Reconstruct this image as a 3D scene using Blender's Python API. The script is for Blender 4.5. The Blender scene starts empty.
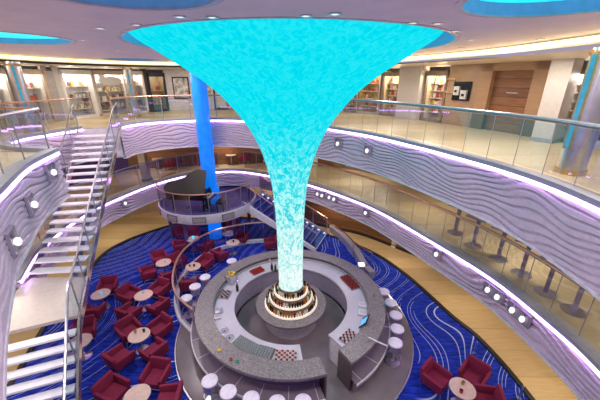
import bpy, bmesh, math, random
from math import pi, sin, cos, tan, radians, sqrt, atan2, hypot
from mathutils import Vector, Matrix
R = random.Random(7)
C = bpy.context.scene.collection
FOC, PITCH, EYE = 309.0, radians(21.37), 7.85

# ---------------------------------------------------------------- camera maths
def ray(px, py):
    a = (px-300)/FOC; b = (200-py)/FOC
    return Vector((a, cos(PITCH)+b*sin(PITCH), -sin(PITCH)+b*cos(PITCH)))
def at(px, py, z):
    r = ray(px, py); t = (z-EYE)/r.z
    return Vector((r.x*t, r.y*t, z))
def hit(px, py, pl):
    """where the sight line meets an upright wall drawn in plan as a polyline"""
    r = ray(px, py); best = None
    for (ax, ay), (bx, by) in zip(pl, pl[1:]):
        dx, dy = bx-ax, by-ay
        den = r.x*dy-r.y*dx
        if abs(den) < 1e-9: continue
        t = (ax*dy-ay*dx)/den; s = (ax*r.y-ay*r.x)/den
        if t > 2.5 and -1e-6 <= s <= 1+1e-6 and (best is None or t < best[0]):
            l = hypot(dx, dy)
            best = (t, Vector((r.x*t, r.y*t, EYE+r.z*t)), Vector((dx/l, dy/l, 0)))
    return best[1], best[2]

# ---------------------------------------------------------------- materials
MATS = {}
def mat(name, col, rough=.5, metal=0, var=.12, scale=9, spec=.5, emit=None, es=1, bump=0, bscale=40):
    if name in MATS: return MATS[name]
    m = bpy.data.materials.new(name); m.use_nodes = True
    nt = m.node_tree; b = nt.nodes['Principled BSDF']
    b.inputs['Roughness'].default_value = rough; b.inputs['Metallic'].default_value = metal
    b.inputs['Specular IOR Level'].default_value = spec
    tc = nt.nodes.new('ShaderNodeTexCoord')
    nz = nt.nodes.new('ShaderNodeTexNoise'); nz.inputs['Scale'].default_value = scale; nz.inputs['Detail'].default_value = 3
    nt.links.new(tc.outputs['Object'], nz.inputs['Vector'])
    cr = nt.nodes.new('ShaderNodeValToRGB')
    cr.color_ramp.elements[0].position = .3; cr.color_ramp.elements[1].position = .7
    cr.color_ramp.elements[0].color = tuple(c*(1-var) for c in col)+(1,)
    cr.color_ramp.elements[1].color = tuple(min(1, c*(1+var)) for c in col)+(1,)
    nt.links.new(nz.outputs['Fac'], cr.inputs['Fac']); nt.links.new(cr.outputs['Color'], b.inputs['Base Color'])
    if emit:
        b.inputs['Emission Color'].default_value = emit+(1,); b.inputs['Emission Strength'].default_value = es
    if bump:
        bn = nt.nodes.new('ShaderNodeBump'); bn.inputs['Strength'].default_value = bump; bn.inputs['Distance'].default_value = .01
        n2 = nt.nodes.new('ShaderNodeTexNoise'); n2.inputs['Scale'].default_value = bscale
        nt.links.new(tc.outputs['Object'], n2.inputs['Vector']); nt.links.new(n2.outputs['Fac'], bn.inputs['Height'])
        nt.links.new(bn.outputs['Normal'], b.inputs['Normal'])
    MATS[name] = m
    return m
def nodes(name):
    m = bpy.data.materials.new(name); m.use_nodes = True; MATS[name] = m
    nt = m.node_tree
    def N(t, **k):
        n = nt.nodes.new(t)
        for a, v in k.items():
            if a in n.inputs: n.inputs[a].default_value = v
            else: setattr(n, a, v)
        return n
    return m, nt, N, nt.links.new, nt.nodes['Principled BSDF'], nt.nodes['Material Output']
def ramp(N, stops, interp='LINEAR'):
    r = N('ShaderNodeValToRGB'); e = r.color_ramp.elements; r.color_ramp.interpolation = interp
    e[0].position, e[0].color = stops[0][0], tuple(stops[0][1])+(1,)
    e[1].position, e[1].color = stops[-1][0], tuple(stops[-1][1])+(1,)
    for p, c in stops[1:-1]:
        x = e.new(p); x.color = tuple(c)+(1,)
    return r
def glass(name, tint, gl=.07, rough=.02):
    m, nt, N, L, b, out = nodes(name); nt.nodes.remove(b)
    t = N('ShaderNodeBsdfTransparent'); t.inputs[0].default_value = tint+(1,)
    g = N('ShaderNodeBsdfGlossy'); g.inputs['Roughness'].default_value = rough
    fr = N('ShaderNodeLayerWeight'); fr.inputs['Blend'].default_value = .25
    ma = N('ShaderNodeMath', operation='MULTIPLY_ADD'); ma.inputs[1].default_value = .35; ma.inputs[2].default_value = gl
    mx = N('ShaderNodeMixShader')
    L(fr.outputs['Facing'], ma.inputs[0]); L(ma.outputs[0], mx.inputs[0]); L(t.outputs[0], mx.inputs[1]); L(g.outputs[0], mx.inputs[2]); L(mx.outputs[0], out.inputs[0])
    return m
def wood(name, c1, c2, plank=.28, axis='Z', rough=.4, seam=.35):
    m, nt, N, L, b, out = nodes(name)
    tc = N('ShaderNodeTexCoord'); mp = N('ShaderNodeMapping')
    mp.inputs['Scale'].default_value = (1.2, 1.2, 22) if axis == 'Z' else (1.0, 14, 1)
    nz = N('ShaderNodeTexNoise', Scale=1.6, Detail=5.0)
    L(tc.outputs['Object'], mp.inputs[0]); L(mp.outputs[0], nz.inputs['Vector'])
    rp = ramp(N, [(.3, c1), (.7, c2)]); L(nz.outputs['Fac'], rp.inputs[0])
    sp = N('ShaderNodeSeparateXYZ'); L(tc.outputs['Object'], sp.inputs[0])
    d = N('ShaderNodeMath', operation='DIVIDE'); d.inputs[1].default_value = plank
    L(sp.outputs['Z' if axis == 'Z' else 'Y'], d.inputs[0])
    fl = N('ShaderNodeMath', operation='FLOOR'); L(d.outputs[0], fl.inputs[0])
    wn = N('ShaderNodeTexWhiteNoise', noise_dimensions='1D'); L(fl.outputs[0], wn.inputs['W'])
    fr = N('ShaderNodeMath', operation='FRACT'); L(d.outputs[0], fr.inputs[0])
    lt = N('ShaderNodeMath', operation='GREATER_THAN'); lt.inputs[1].default_value = .07; L(fr.outputs[0], lt.inputs[0])
    m1 = N('ShaderNodeMath', operation='MULTIPLY_ADD'); m1.inputs[1].default_value = .35; m1.inputs[2].default_value = .8; L(wn.outputs['Value'], m1.inputs[0])
    m2 = N('ShaderNodeMath', operation='MULTIPLY_ADD'); m2.inputs[1].default_value = 1-seam; m2.inputs[2].default_value = seam; L(lt.outputs[0], m2.inputs[0])
    m3 = N('ShaderNodeMath', operation='MULTIPLY'); L(m1.outputs[0], m3.inputs[0]); L(m2.outputs[0], m3.inputs[1])
    vm = N('ShaderNodeVectorMath', operation='SCALE'); L(rp.outputs[0], vm.inputs[0]); L(m3.outputs[0], vm.inputs['Scale'])
    L(vm.outputs[0], b.inputs['Base Color']); b.inputs['Roughness'].default_value = rough
    return m
def carpet():
    m, nt, N, L, b, out = nodes('carpet_blue')
    tc = N('ShaderNodeTexCoord')
    def lines(scale, dist, rot, lo, hi, off):
        mp = N('ShaderNodeMapping'); mp.inputs['Rotation'].default_value = (0, 0, rot); mp.inputs['Location'].default_value = (off, off*.7, 0)
        w = N('ShaderNodeTexWave', wave_profile='SAW'); w.inputs['Scale'].default_value = scale; w.inputs['Distortion'].default_value = dist
        w.inputs['Detail'].default_value = 0; w.inputs['Detail Scale'].default_value = .55
        L(tc.outputs['Object'], mp.inputs[0]); L(mp.outputs[0], w.inputs['Vector'])
        r = ramp(N, [(0, (0, 0, 0)), (lo, (0, 0, 0)), ((lo+hi)/2, (1, 1, 1)), (hi, (0, 0, 0)), (1, (0, 0, 0))]); L(w.outputs['Fac'], r.inputs[0])
        return r
    a = lines(.46, 26, .5, .45, .49, 1.3); c = lines(.46, 26, .5, .66, .70, 1.3); e = lines(.46, 26, .5, .87, .91, 1.3)
    # the second and third strands of the contour only live in patches
    def patch(off, lo):
        mp = N('ShaderNodeMapping'); mp.inputs['Location'].default_value = (off, -off, 0)
        pn = N('ShaderNodeTexNoise', Scale=.30, Detail=1.0); L(tc.outputs['Object'], mp.inputs[0]); L(mp.outputs[0], pn.inputs['Vector'])
        r = ramp(N, [(lo, (0, 0, 0)), (lo+.03, (1, 1, 1))]); L(pn.outputs['Fac'], r.inputs[0]); return r
    def mul(x, y):
        m_ = N('ShaderNodeMath', operation='MULTIPLY'); L(x.outputs[0], m_.inputs[0]); L(y.outputs[0], m_.inputs[1]); return m_
    m1 = N('ShaderNodeMath', operation='MAXIMUM'); L(mul(a, patch(9, .36)).outputs[0], m1.inputs[0]); L(mul(c, patch(2, .42)).outputs[0], m1.inputs[1])
    m2 = N('ShaderNodeMath', operation='MAXIMUM'); L(m1.outputs[0], m2.inputs[0]); L(mul(e, patch(5, .44)).outputs[0], m2.inputs[1])
    mp = N('ShaderNodeMapping'); mp.inputs['Scale'].default_value = (2.2, 11, 1); mp.inputs['Rotation'].default_value = (0, 0, -.25)
    nz = N('ShaderNodeTexNoise', Scale=1.3, Detail=2.0); L(tc.outputs['Object'], mp.inputs[0]); L(mp.outputs[0], nz.inputs['Vector'])
    base = ramp(N, [(.35, (.008, .018, .20)), (.65, (.02, .05, .55))]); L(nz.outputs['Fac'], base.inputs[0])
    mx = N('ShaderNodeMix', data_type='RGBA'); mx.inputs[7].default_value = (.62, .66, .9, 1)
    L(m2.outputs[0], mx.inputs[0]); L(base.outputs[0], mx.inputs[6]); L(mx.outputs[2], b.inputs['Base Color'])
    b.inputs['Roughness'].default_value = .85; b.inputs['Specular IOR Level'].default_value = .15
    return m
def granite():
    m, nt, N, L, b, out = nodes('speckled_granite')
    tc = N('ShaderNodeTexCoord'); v = N('ShaderNodeTexVoronoi', Scale=48.0); L(tc.outputs['Object'], v.inputs['Vector'])
    r = ramp(N, [(0, (.10, .083, .083)), (.5, (.22, .19, .188)), (1, (.36, .315, .31))]); L(v.outputs['Color'], r.inputs[0])
    L(r.outputs[0], b.inputs['Base Color']); b.inputs['Roughness'].default_value = .35
    return m
def water_screen():
    m, nt, N, L, b, out = nodes('led_water_screen'); nt.nodes.remove(b)
    tc = N('ShaderNodeTexCoord'); sp = N('ShaderNodeSeparateXYZ'); L(tc.outputs['Object'], sp.inputs[0])
    at2 = N('ShaderNodeMath', operation='ARCTAN2'); L(sp.outputs['Y'], at2.inputs[0]); L(sp.outputs['X'], at2.inputs[1])
    cb = N('ShaderNodeCombineXYZ'); L(at2.outputs[0], cb.inputs[0]); L(sp.outputs['Z'], cb.inputs[1])
    # ripples stretch along the flare near the ceiling and turn to flecks down the trunk
    mp = N('ShaderNodeMapping'); mp.inputs['Scale'].default_value = (1, 1, .75); L(tc.outputs['Object'], mp.inputs[0])
    n1 = N('ShaderNodeTexNoise', Scale=8.5, Detail=4.0, Roughness=.6, Distortion=1.0); L(mp.outputs[0], n1.inputs['Vector'])
    t = N('ShaderNodeMapRange'); t.inputs['From Min'].default_value = 1.5; t.inputs['From Max'].default_value = 7.2; L(sp.outputs['Z'], t.inputs[0])
    lo = ramp(N, [(0, (.78, .97, .94)), (.30, (.48, .92, .90)), (.55, (.08, .80, .84)), (.8, (.0, .76, .86)), (1, (.0, .76, .90))]); L(t.outputs[0], lo.inputs[0])
    hi = ramp(N, [(0, (.95, 1.0, .98)), (.35, (.85, 1.0, .97)), (.6, (.45, .98, .98)), (.85, (.10, .86, .94)), (1, (.02, .81, .93))]); L(t.outputs[0], hi.inputs[0])
    dk = ramp(N, [(0, (.42, .84, .84)), (.4, (.02, .62, .72)), (.75, (.0, .66, .81)), (1, (.0, .71, .87))]); L(t.outputs[0], dk.inputs[0])
    f1 = ramp(N, [(.44, (0, 0, 0)), (.60, (1, 1, 1))]); L(n1.outputs['Fac'], f1.inputs[0])
    f2 = ramp(N, [(.34, (1, 1, 1)), (.48, (0, 0, 0))]); L(n1.outputs['Fac'], f2.inputs[0])
    a = N('ShaderNodeMix', data_type='RGBA'); L(f1.outputs[0], a.inputs[0]); L(lo.outputs[0], a.inputs[6]); L(hi.outputs[0], a.inputs[7])
    c = N('ShaderNodeMix', data_type='RGBA'); L(f2.outputs[0], c.inputs[0]); L(a.outputs[2], c.inputs[6]); L(dk.outputs[0], c.inputs[7])
    em = N('ShaderNodeEmission', Strength=1.0); L(c.outputs[2], em.inputs[0]); L(em.outputs[0], out.inputs[0])
    return m

WHITE = mat('white_paint', (.72, .69, .72), .45)
FASC = mat('wave_plaster', (.66, .53, .62), .5, var=.06)
CEIL = mat('ceiling_panel', (.78, .66, .63), .7, var=.05, scale=2)
SOFF = mat('soffit_panel', (.62, .56, .46), .45, var=.05)
TANF = wood('blond_wood_floor', (.52, .36, .18), (.64, .46, .25), .9, 'Y', .3, .9)
DECKF = wood('beige_deck_floor', (.56, .45, .28), (.60, .48, .30), 1.1, 'Y', .35, .9)
WOODP = wood('brown_wood_panel', (.16, .065, .026), (.29, .13, .055), .3, 'Z', .4)
WOODL = wood('light_wood_frame', (.34, .20, .11), (.42, .26, .15), 9, 'Z', .4)
CARP = carpet(); GRAN = granite(); WATER = water_screen()
GLASS = glass('clear_glass', (.86, .90, .92), .05); GLASSB = glass('bluish_glass', (.76, .84, .88), .07); GLASSM = glass('mauve_glass', (.62, .55, .62), .06)
STEEL = mat('brushed_steel', (.62, .61, .64), .28, 1, .05); RAILG = mat('grey_rail', (.40, .38, .40), .35, .6, .05)
COPPER = mat('copper_rail', (.55, .31, .22), .3, .7, .08); DARK = mat('dark_trim', (.02, .017, .018), .5, var=.2)
BLACK = mat('black_lacquer', (.012, .011, .012), .15, var=.1); RED = mat('crimson_fabric', (.22, .008, .045), .8, var=.2, scale=30, bump=.3)
TABLE = mat('pale_table_top', (.66, .46, .38), .35, var=.08, scale=14); LILAC = mat('lilac_counter', (.55, .51, .57), .3, var=.05)
KERB = mat('grey_kerb', (.30, .30, .34), .4, var=.08); BRONZE = mat('dark_bronze_floor', (.20, .165, .17), .22, var=.12, scale=2)
BLUEC = mat('blue_glazed_column_glow', (.01, .20, .80), .25, var=.25, scale=3, emit=(.0, .20, .88), es=.6)  # no lamp; emission put into the column's blue to keep it bright
BLUEP = mat('blue_recess_glow', (.13, .30, .52), .5, emit=(.05, .16, .30), es=.5); DPURP = mat('deep_purple', (.07, .03, .16), .5, var=.3, scale=20)  # faint glow put into the recess paint, which is no lamp
PURPL = mat('purple_led', (.6, .5, .9), .5, emit=(.66, .38, 1.0), es=8.0); WARML = mat('warm_cove_led', (1, .9, .6), .5, emit=(1.0, .76, .34), es=1.8)
LAMPW = mat('lamp_glow', (1, 1, 1), .5, emit=(1, .95, 1), es=1.0); SHELFL = mat('shelf_glow', (1, .95, .85), .5, emit=(1, .82, .55), es=.45)
SCRC = mat('cyan_panel', (0, .8, .9), .5, emit=(.02, .75, .85), es=1.0); SCRB = mat('tablet_screen', (.1, .4, .8), .3, emit=(.08, .42, .75), es=.7)
STONE = mat('grey_stone_column', (.52, .48, .47), .5, var=.05); CONC = mat('bar_front_panel', (.21, .175, .19), .3, var=.06)
AMBER = mat('amber_glass', (.45, .18, .03), .15); GREEN = mat('green_glass', (.02, .12, .04), .15); PALE = mat('pale_glass', (.75, .70, .55), .15); WINE = mat('red_glass', (.30, .02, .02), .15)
YEL = mat('lemon_yellow', (.85, .55, .04), .5, var=.3, scale=40); ACRYL = glass('clear_acrylic', (.86, .84, .90), .14)
GOLD = mat('gold_frame', (.60, .42, .20), .3, .8); SHOPW = mat('shop_white', (.80, .78, .76), .5, var=.04); NAVY = mat('navy_frame', (.02, .03, .09), .4)
BEIGE = mat('beige_frame', (.42, .33, .25), .45); DBROWN = mat('brown_door_frame', (.22, .16, .12), .45)

# ---------------------------------------------------------------- mesh helpers
class MB:
    def __init__(s): s.v = []; s.f = []
    def add(s, vs, fs):
        o = len(s.v); s.v += [tuple(v) for v in vs]; s.f += [tuple(i+o for i in f) for f in fs]; return s
    def box(s, c, d, rz=0, M=None):
        vs = []
        for z in (-.5, .5):
            for x, y in ((-.5, -.5), (.5, -.5), (.5, .5), (-.5, .5)):
                p = Vector((x*d[0], y*d[1], z*d[2]))
                if M: p = M @ p
                if rz: p = Matrix.Rotation(rz, 3, 'Z') @ p
                vs.append(p+Vector(c))
        return s.add(vs, [(3, 2, 1, 0), (4, 5, 6, 7), (0, 1, 5, 4), (1, 2, 6, 5), (2, 3, 7, 6), (3, 0, 4, 7)])
    def rbox(s, c, d, r=.04, rz=0, M=None, seg=2):
        bm = bmesh.new(); bmesh.ops.create_cube(bm, size=1)
        for v in bm.verts: v.co = Vector((v.co.x*d[0], v.co.y*d[1], v.co.z*d[2]))
        bmesh.ops.bevel(bm, geom=bm.edges[:], offset=r, segments=seg, affect='EDGES', profile=.6)
        bm.verts.index_update(); RZ = Matrix.Rotation(rz, 3, 'Z')
        s.add([RZ @ ((M @ v.co) if M else v.co)+Vector(c) for v in bm.verts], [[v.index for v in f.verts] for f in bm.faces]); bm.free(); return s
    def lathe(s, prof, n=32, c=(0, 0, 0), a0=0, a1=2*pi):
        full = abs(a1-a0-2*pi) < 1e-6; m = n if full else n+1; vs = []
        for i in range(m):
            a = a0+(a1-a0)*i/n
            vs += [(c[0]+r*cos(a), c[1]+r*sin(a), c[2]+z) for r, z in prof]
        k = len(prof); fs = []
        for i in range(n):
            j = (i+1) % m
            fs += [(i*k+q, j*k+q, j*k+q+1, i*k+q+1) for q in range(k-1)]
        if not full and len(prof) > 3:
            fs += [tuple(range(k))[::-1], tuple((m-1)*k+q for q in range(k))]
        return s.add(vs, fs)
    def cyl(s, c, r, h, n=16, r2=None):
        r2 = r if r2 is None else r2
        return s.lathe([(0, 0), (r, 0), (r2, h), (0, h)], n, c)
    def tube(s, pts, r, n=8, closed=False):
        pts = [Vector(p) for p in pts]; k = len(pts); vs = []
        for i, p in enumerate(pts):
            a = pts[i-1] if (i or closed) else p; b = pts[(i+1) % k] if (i < k-1 or closed) else p
            t = (b-a).normalized(); u = t.cross(Vector((0, 0, 1)))
            if u.length < 1e-3: u = t.cross(Vector((1, 0, 0)))
            u.normalize(); w = u.cross(t)
            vs += [p+u*r*cos(2*pi*q/n)+w*r*sin(2*pi*q/n) for q in range(n)]
        fs = []
        for i in range(k if closed else k-1):
            j = (i+1) % k
            fs += [(i*n+q, i*n+(q+1) % n, j*n+(q+1) % n, j*n+q) for q in range(n)]
        if not closed: fs += [tuple(range(n))[::-1], tuple((k-1)*n+q for q in range(n))]
        return s.add(vs, fs)
    def sweep(s, pts, prof, closed=False):
        """profile (inward offset, dz) carried along a plan curve"""
        nr = normals(pts, closed); k = len(prof); vs = []
        for p, nn in zip(pts, nr): vs += [(p[0]+nn.x*o, p[1]+nn.y*o, p[2]+z) for o, z in prof]
        m = len(pts); fs = []
        for i in range(m if closed else m-1):
            j = (i+1) % m
            fs += [(i*k+q, j*k+q, j*k+(q+1) % k, i*k+(q+1) % k) for q in range(k)]
        if not closed: fs += [tuple(range(k)), tuple((m-1)*k+q for q in range(k))[::-1]]
        return s.add(vs, fs)
    def build(s, name, m, parent=None, smooth=False, loc=None):
        me = bpy.data.meshes.new(name); me.from_pydata(s.v, [], s.f); me.materials.append(m)
        bm = bmesh.new(); bm.from_mesh(me); bmesh.ops.recalc_face_normals(bm, faces=bm.faces[:]); bm.to_mesh(me); bm.free()
        if smooth:
            me.polygons.foreach_set('use_smooth', [True]*len(me.polygons))
            try: me.set_sharp_from_angle(angle=radians(40))
            except Exception: pass
        o = bpy.data.objects.new(name, me); C.objects.link(o)
        if parent: o.parent = parent
        if loc: o.location = loc
        return o
def normals(pts, closed=False):
    out = []; k = len(pts)
    for i in range(k):
        a = pts[i-1] if (i or closed) else pts[i]; b = pts[(i+1) % k] if (i < k-1 or closed) else pts[i]
        dx, dy = b[0]-a[0], b[1]-a[1]; l = hypot(dx, dy) or 1
        out.append(Vector((-dy/l, dx/l, 0)))
    return out
def spline(P, step=.25, closed=False):
    P = [Vector(tuple(p)+(0,)*(3-len(p))) for p in P]; k = len(P); out = []
    for i in range(k if closed else k-1):
        g = (lambda q: P[q % k]) if closed else (lambda q: P[min(max(q, 0), k-1)])
        a, b, c, d = g(i-1), g(i), g(i+1), g(i+2)
        n = max(2, int((c-b).length/.05))
        for q in range(n):
            t = q/n
            out.append(.5*((2*b)+(c-a)*t+(2*a-5*b+4*c-d)*t*t+(3*b-a-3*c+d)*t**3))
    out.append(out[0].copy() if closed else P[-1].copy())
    L = [0]
    for a, b in zip(out, out[1:]): L.append(L[-1]+(b-a).length)
    n = max(2, round(L[-1]/step)); res = []; j = 0
    for q in range(n+(0 if closed else 1)):
        d = L[-1]*q/n
        while j < len(L)-2 and L[j+1] < d: j += 1
        t = (d-L[j])/max(1e-9, L[j+1]-L[j]); res.append(out[j].lerp(out[j+1], t))
    return res
def lift(pts, z): return [Vector((p[0], p[1], z)) for p in pts]
def offs(pts, d, closed=False): return [Vector((p[0]+n.x*d, p[1]+n.y*d, p[2])) for p, n in zip(pts, normals(pts, closed))]
def fill(name, loops, z, m, up=True, thick=0):
    bm = bmesh.new()
    for lp in loops:
        vs = [bm.verts.new((p[0], p[1], z)) for p in lp]
        for a, b in zip(vs, vs[1:]+vs[:1]): bm.edges.new((a, b))
    bmesh.ops.triangle_fill(bm, use_beauty=True, use_dissolve=False, edges=bm.edges[:])
    for f in bm.faces:
        f.normal_update()
        if (f.normal.z > 0) != up: f.normal_flip()
    if thick:
        r = bmesh.ops.extrude_face_region(bm, geom=bm.faces[:])
        bmesh.ops.translate(bm, vec=(0, 0, thick), verts=[e for e in r['geom'] if isinstance(e, bmesh.types.BMVert)])
        bmesh.ops.recalc_face_normals(bm, faces=bm.faces[:])
    me = bpy.data.meshes.new(name); bm.to_mesh(me); bm.free(); me.materials.append(m)
    o = bpy.data.objects.new(name, me); C.objects.link(o); return o
def struct(o): o['kind'] = 'structure'; return o
def tag(o, label, cat, group=None):
    o['label'] = label; o['category'] = cat
    if group: o['group'] = group
    return o
def thing(name, label, cat, loc=(0, 0, 0), rz=0, group=None):
    o = bpy.data.objects.new(name, None); C.objects.link(o); o.location = loc; o.rotation_euler = (0, 0, rz); o.empty_display_size = .1
    return tag(o, label, cat, group)
def kids(o): return [c for c in C.objects if c.parent == o]
def copy_thing(o, label, loc, rz, group=None):
    r = o.copy(); C.objects.link(r); r.location = loc; r.rotation_euler = (0, 0, rz); r['label'] = label
    if group: r['group'] = group
    def rec(src, dst):
        for ch in PROTO[src.name]:
            c = ch.copy(); C.objects.link(c); c.parent = dst
            if ch.name in PROTO: rec(ch, c)
    rec(o, r); return r
PROTO = {}
CHS = .86
def proto(o):
    ks = kids(o)
    if ks:
        PROTO[o.name] = ks
        for c in ks: proto(c)
    return o
ORD = ['first', 'second', 'third', 'fourth', 'fifth', 'sixth', 'seventh', 'eighth', 'ninth', 'tenth', 'eleventh', 'twelfth', 'thirteenth', 'fourteenth', 'fifteenth', 'sixteenth', 'seventeenth', 'eighteenth']

# ---------------------------------------------------------------- the plan of the place
Z0, ZM, ZU, ZC = 0.0, 3.02, 6.05, 8.62
UP_MAIN = spline([(-.6, .42), (.6, .45), (2.6, 1.1), (3.9, 2.1), (4.45, 3.2), (4.6, 4.3), (4.6, 5.4), (4.37, 6.57), (3.9, 7.87), (3.42, 9.0), (2.55, 10.67), (1.18, 12.33), (-.6, 13.9), (-2.9, 14.95), (-4.9, 15.05), (-6.4, 14.4), (-7.2, 13.5), (-7.3, 12.55)], .12)
UP_NOTCH = spline([(-8.55, 12.2), (-8.9, 11.0), (-9.1, 10.0), (-8.7, 9.0), (-7.7, 8.4), (-6.62, 8.15)], .12)
UP_LEFT = spline([(-6.55, 8.1), (-6.07, 6.55), (-5.2, 4.95), (-4.9, 4.42), (-4.05, 3.28), (-3.43, 2.52), (-2.76, 1.8), (-1.6, .9), (-.6, .42)], .12)
MID = spline([(2.5, -1.0), (4.4, .8), (5.25, 2.6), (5.44, 4.12), (5.38, 5.23), (5.13, 6.69), (4.56, 8.22), (3.2, 11.2), (1.81, 13.13), (.25, 14.75), (-1.5, 16.0), (-3.4, 16.9), (-4.9, 16.75), (-6.3, 15.9), (-7.36, 14.43), (-8.02, 12.6), (-8.3, 11.2), (-8.3, 9.6), (-7.95, 8.0), (-7.3, 6.6)], .12)
WALL_U = [(9.9, 3.0), (9.2, 6.5), (8.5, 8.6), (7.3, 11.6), (6.3, 13.6), (5.2, 16.0), (3.0, 18.6), (0, 20.2), (-4, 20.8), (-8, 19.6), (-10.6, 16.6), (-11.4, 12.5), (-11.2, 8.5), (-10.4, 5)]
WALL_M = [(9.8, 2.0), (9.5, 5), (9, 9), (7.5, 12), (5.5, 15), (3.0, 17.3), (0, 18.6), (-4.2, 19), (-6.6, 18.6), (-8.85, 17.8), (-10.3, 17), (-11.4, 14), (-11.6, 10), (-11, 6), (-9.6, 2)]
WALL_G = [(8.6, 1.0), (8.6, 4), (8, 8), (6.5, 11.5), (4.54, 13.73), (3.24, 14.93), (1.8, 15.66), (0, 16.6), (-2.6, 18.0), (-6, 18.6), (-9.5, 18), (-12, 15), (-12.4, 9), (-11.5, 3)]

# ---------------------------------------------------------------- ground level
struct(fill('floor', [[(9.5, -4), (10.5, 6), (8.5, 13), (3, 19), (-5, 20), (-11, 19), (-13, 12), (-12.5, 3), (-9, -4)]], 0, TANF))
CARP_EDGE = spline([(5.0, -1), (6.0, 2.5), (6.05, 5.6), (5.79, 7.61), (5.34, 8.73), (4.5, 11.2), (3.4, 13.1), (1.6, 14.7), (-.6, 16.0), (-3.4, 17.0), (-6.2, 16.7), (-8.2, 15.2), (-9.35, 13.3), (-9.15, 11.0), (-8.75, 8.6), (-8.1, 6.6), (-7.4, 4.5), (-5.8, 1.5), (-3.0, -1.6), (1.5, -2.6)], .3, True)
cp = fill('carpet', [CARP_EDGE], .012, CARP)
tag(cp, 'royal blue carpet with flowing white contour lines around the bar', 'carpet')
struct(MB().sweep(CARP_EDGE, [(-.09, 0), (-.09, .07), (.04, .07), (.04, 0)], True).build('trim_1', DARK))
# lower wall behind the walkway
def wallstrip(name, pl, z0, z1, m, thick=.12):
    pts = spline(pl, .6); return struct(MB().sweep(lift(pts, z0), [(0, 0), (0, z1-z0), (-thick, z1-z0), (-thick, 0)]).build(name, m))
wallstrip('wall_lower_right', WALL_G[:8], 0, 2.2, WOODP); wallstrip('wall_lower_left', WALL_G[7:], 0, 2.2, mat('tan_wall', (.42, .30, .18), .5))
struct(MB().sweep(lift(spline(WALL_G[:8], .6), 0), [(0, 0), (.05, 0), (.05, .14), (0, .14)]).build('baseboard_right', DARK))

# ---------------------------------------------------------------- decks, fascias
def deck(name, inner, outer, z, thick, mt, mb_):
    lp = [tuple(p)[:2] for p in inner]+[q for q in outer]
    a = struct(fill(name, [lp], z, mt)); b = struct(fill(name.replace('floor', 'ceiling'), [lp], z-thick, mb_, up=False)); return a, b
MWALL = WALL_M[::-1]
deck('floor_middle', MID, [(-9.6, 2)]+[q for q in MWALL if q not in ((-9.6, 2), (9.8, 2.0))]+[(9.8, 2.0), (9, -1.5)], ZM, .82, DECKF, SOFF)
up_all = UP_MAIN+UP_NOTCH+UP_LEFT[1:-1]
deck('floor_upper', UP_MAIN+UP_NOTCH, WALL_U[::-1][:0]+[(-6.55, 8.1)]+[tuple(p)[:2] for p in UP_LEFT[1:]][:-1][:0]+[], ZU, 1.22, DECKF, SOFF) if False else None
WU = spline(WALL_U, .8)
# right and back part of the upper deck, then the left part
RIGHT = [tuple(p)[:2] for p in UP_MAIN]+[(-8.55, 12.2)]+[tuple(p)[:2] for p in UP_NOTCH[1:-1]]+[(-11.25, 8.15)]+[(-11.4, 12.5), (-10.6, 16.6), (-8, 19.6), (-4, 20.8), (0, 20.2), (3.0, 18.6), (5.2, 16.0), (6.3, 13.6), (7.3, 11.6), (8.5, 8.6), (9.2, 6.5), (9.9, 3), (9.5, -2.5), (-.6, -2.5)]
LEFT = [tuple(p)[:2] for p in UP_LEFT]+[(-.6, -2.5), (-9.5, -2.5), (-10.4, 5), (-11.2, 8.1)]
def slab(nm, lp, zt, zb, mt, ms):
    struct(fill('floor_'+nm, [lp], zt, mt)); struct(fill('ceiling_'+nm, [lp], zb, ms, up=False))
slab('upper', RIGHT, ZU, 4.83, DECKF, SOFF); slab('upper_left', LEFT, ZU, 4.83, DECKF, SOFF)

def fascia(name, pts, zt, zb, ridges, seed, gw=.15, dp=.085):
    rr = random.Random(seed); ph = [rr.uniform(0, 6.3) for _ in range(6)]
    L = [0]
    for a, b in zip(pts, pts[1:]): L.append(L[-1]+(b-a).length)
    rows = ridges*13; nr = normals(pts); vs = []; n = len(pts)
    for i, p in enumerate(pts):
        s = L[i]
        for j in range(rows+1):
            v = j/rows
            w = v*ridges+1.25*sin(s*.8+ph[0]+v*1.6)+.6*sin(s*2.0+ph[1]-v*3.0)+.3*sin(s*4.1+ph[2]+v*5)
            fr = w-math.floor(w)
            g = max(0, 1-abs(fr-.5)/gw); d = .095-dp*g**.8
            vs.append((p.x+nr[i].x*d, p.y+nr[i].y*d, zt+(zb-zt)*v))
    k = rows+1; fs = [(i*k+j, (i+1)*k+j, (i+1)*k+j+1, i*k+j+1) for i in range(n-1) for j in range(rows)]
    me = bpy.data.meshes.new(name); me.from_pydata(vs, [], fs); me.materials.append(FASC)
    o = bpy.data.objects.new(name, me); C.objects.link(o); return struct(o)
def edge_trim(name, pts, zt, zb):
    struct(MB().sweep(lift(pts, zt), [(-.14, -.03), (-.14, .10), (.13, .10), (.13, .0), (-.005, .0), (-.005, -.03)]).build(name, KERB))
    struct(MB().sweep(lift(pts, zb), [(-.02, 0), (.11, 0), (.11, -.05), (-.02, -.05)]).build(name+'_lower', WHITE))
    o = struct(MB().sweep(lift(pts, zt), [(.10, -.075), (.14, -.075), (.14, -.003), (.10, -.003)]).build(name+'_light_strip', PURPL))
fascia('trim_2', UP_MAIN, 6.05, 4.83, 10, 3); edge_trim('trim_3', UP_MAIN, 6.05, 4.83)
fascia('trim_4', UP_LEFT, 6.05, 4.83, 8, 11); edge_trim('trim_5', UP_LEFT, 6.05, 4.83)
fascia('trim_6', UP_NOTCH, 6.05, 4.83, 8, 5); edge_trim('trim_7', UP_NOTCH, 6.05, 4.83)
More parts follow.
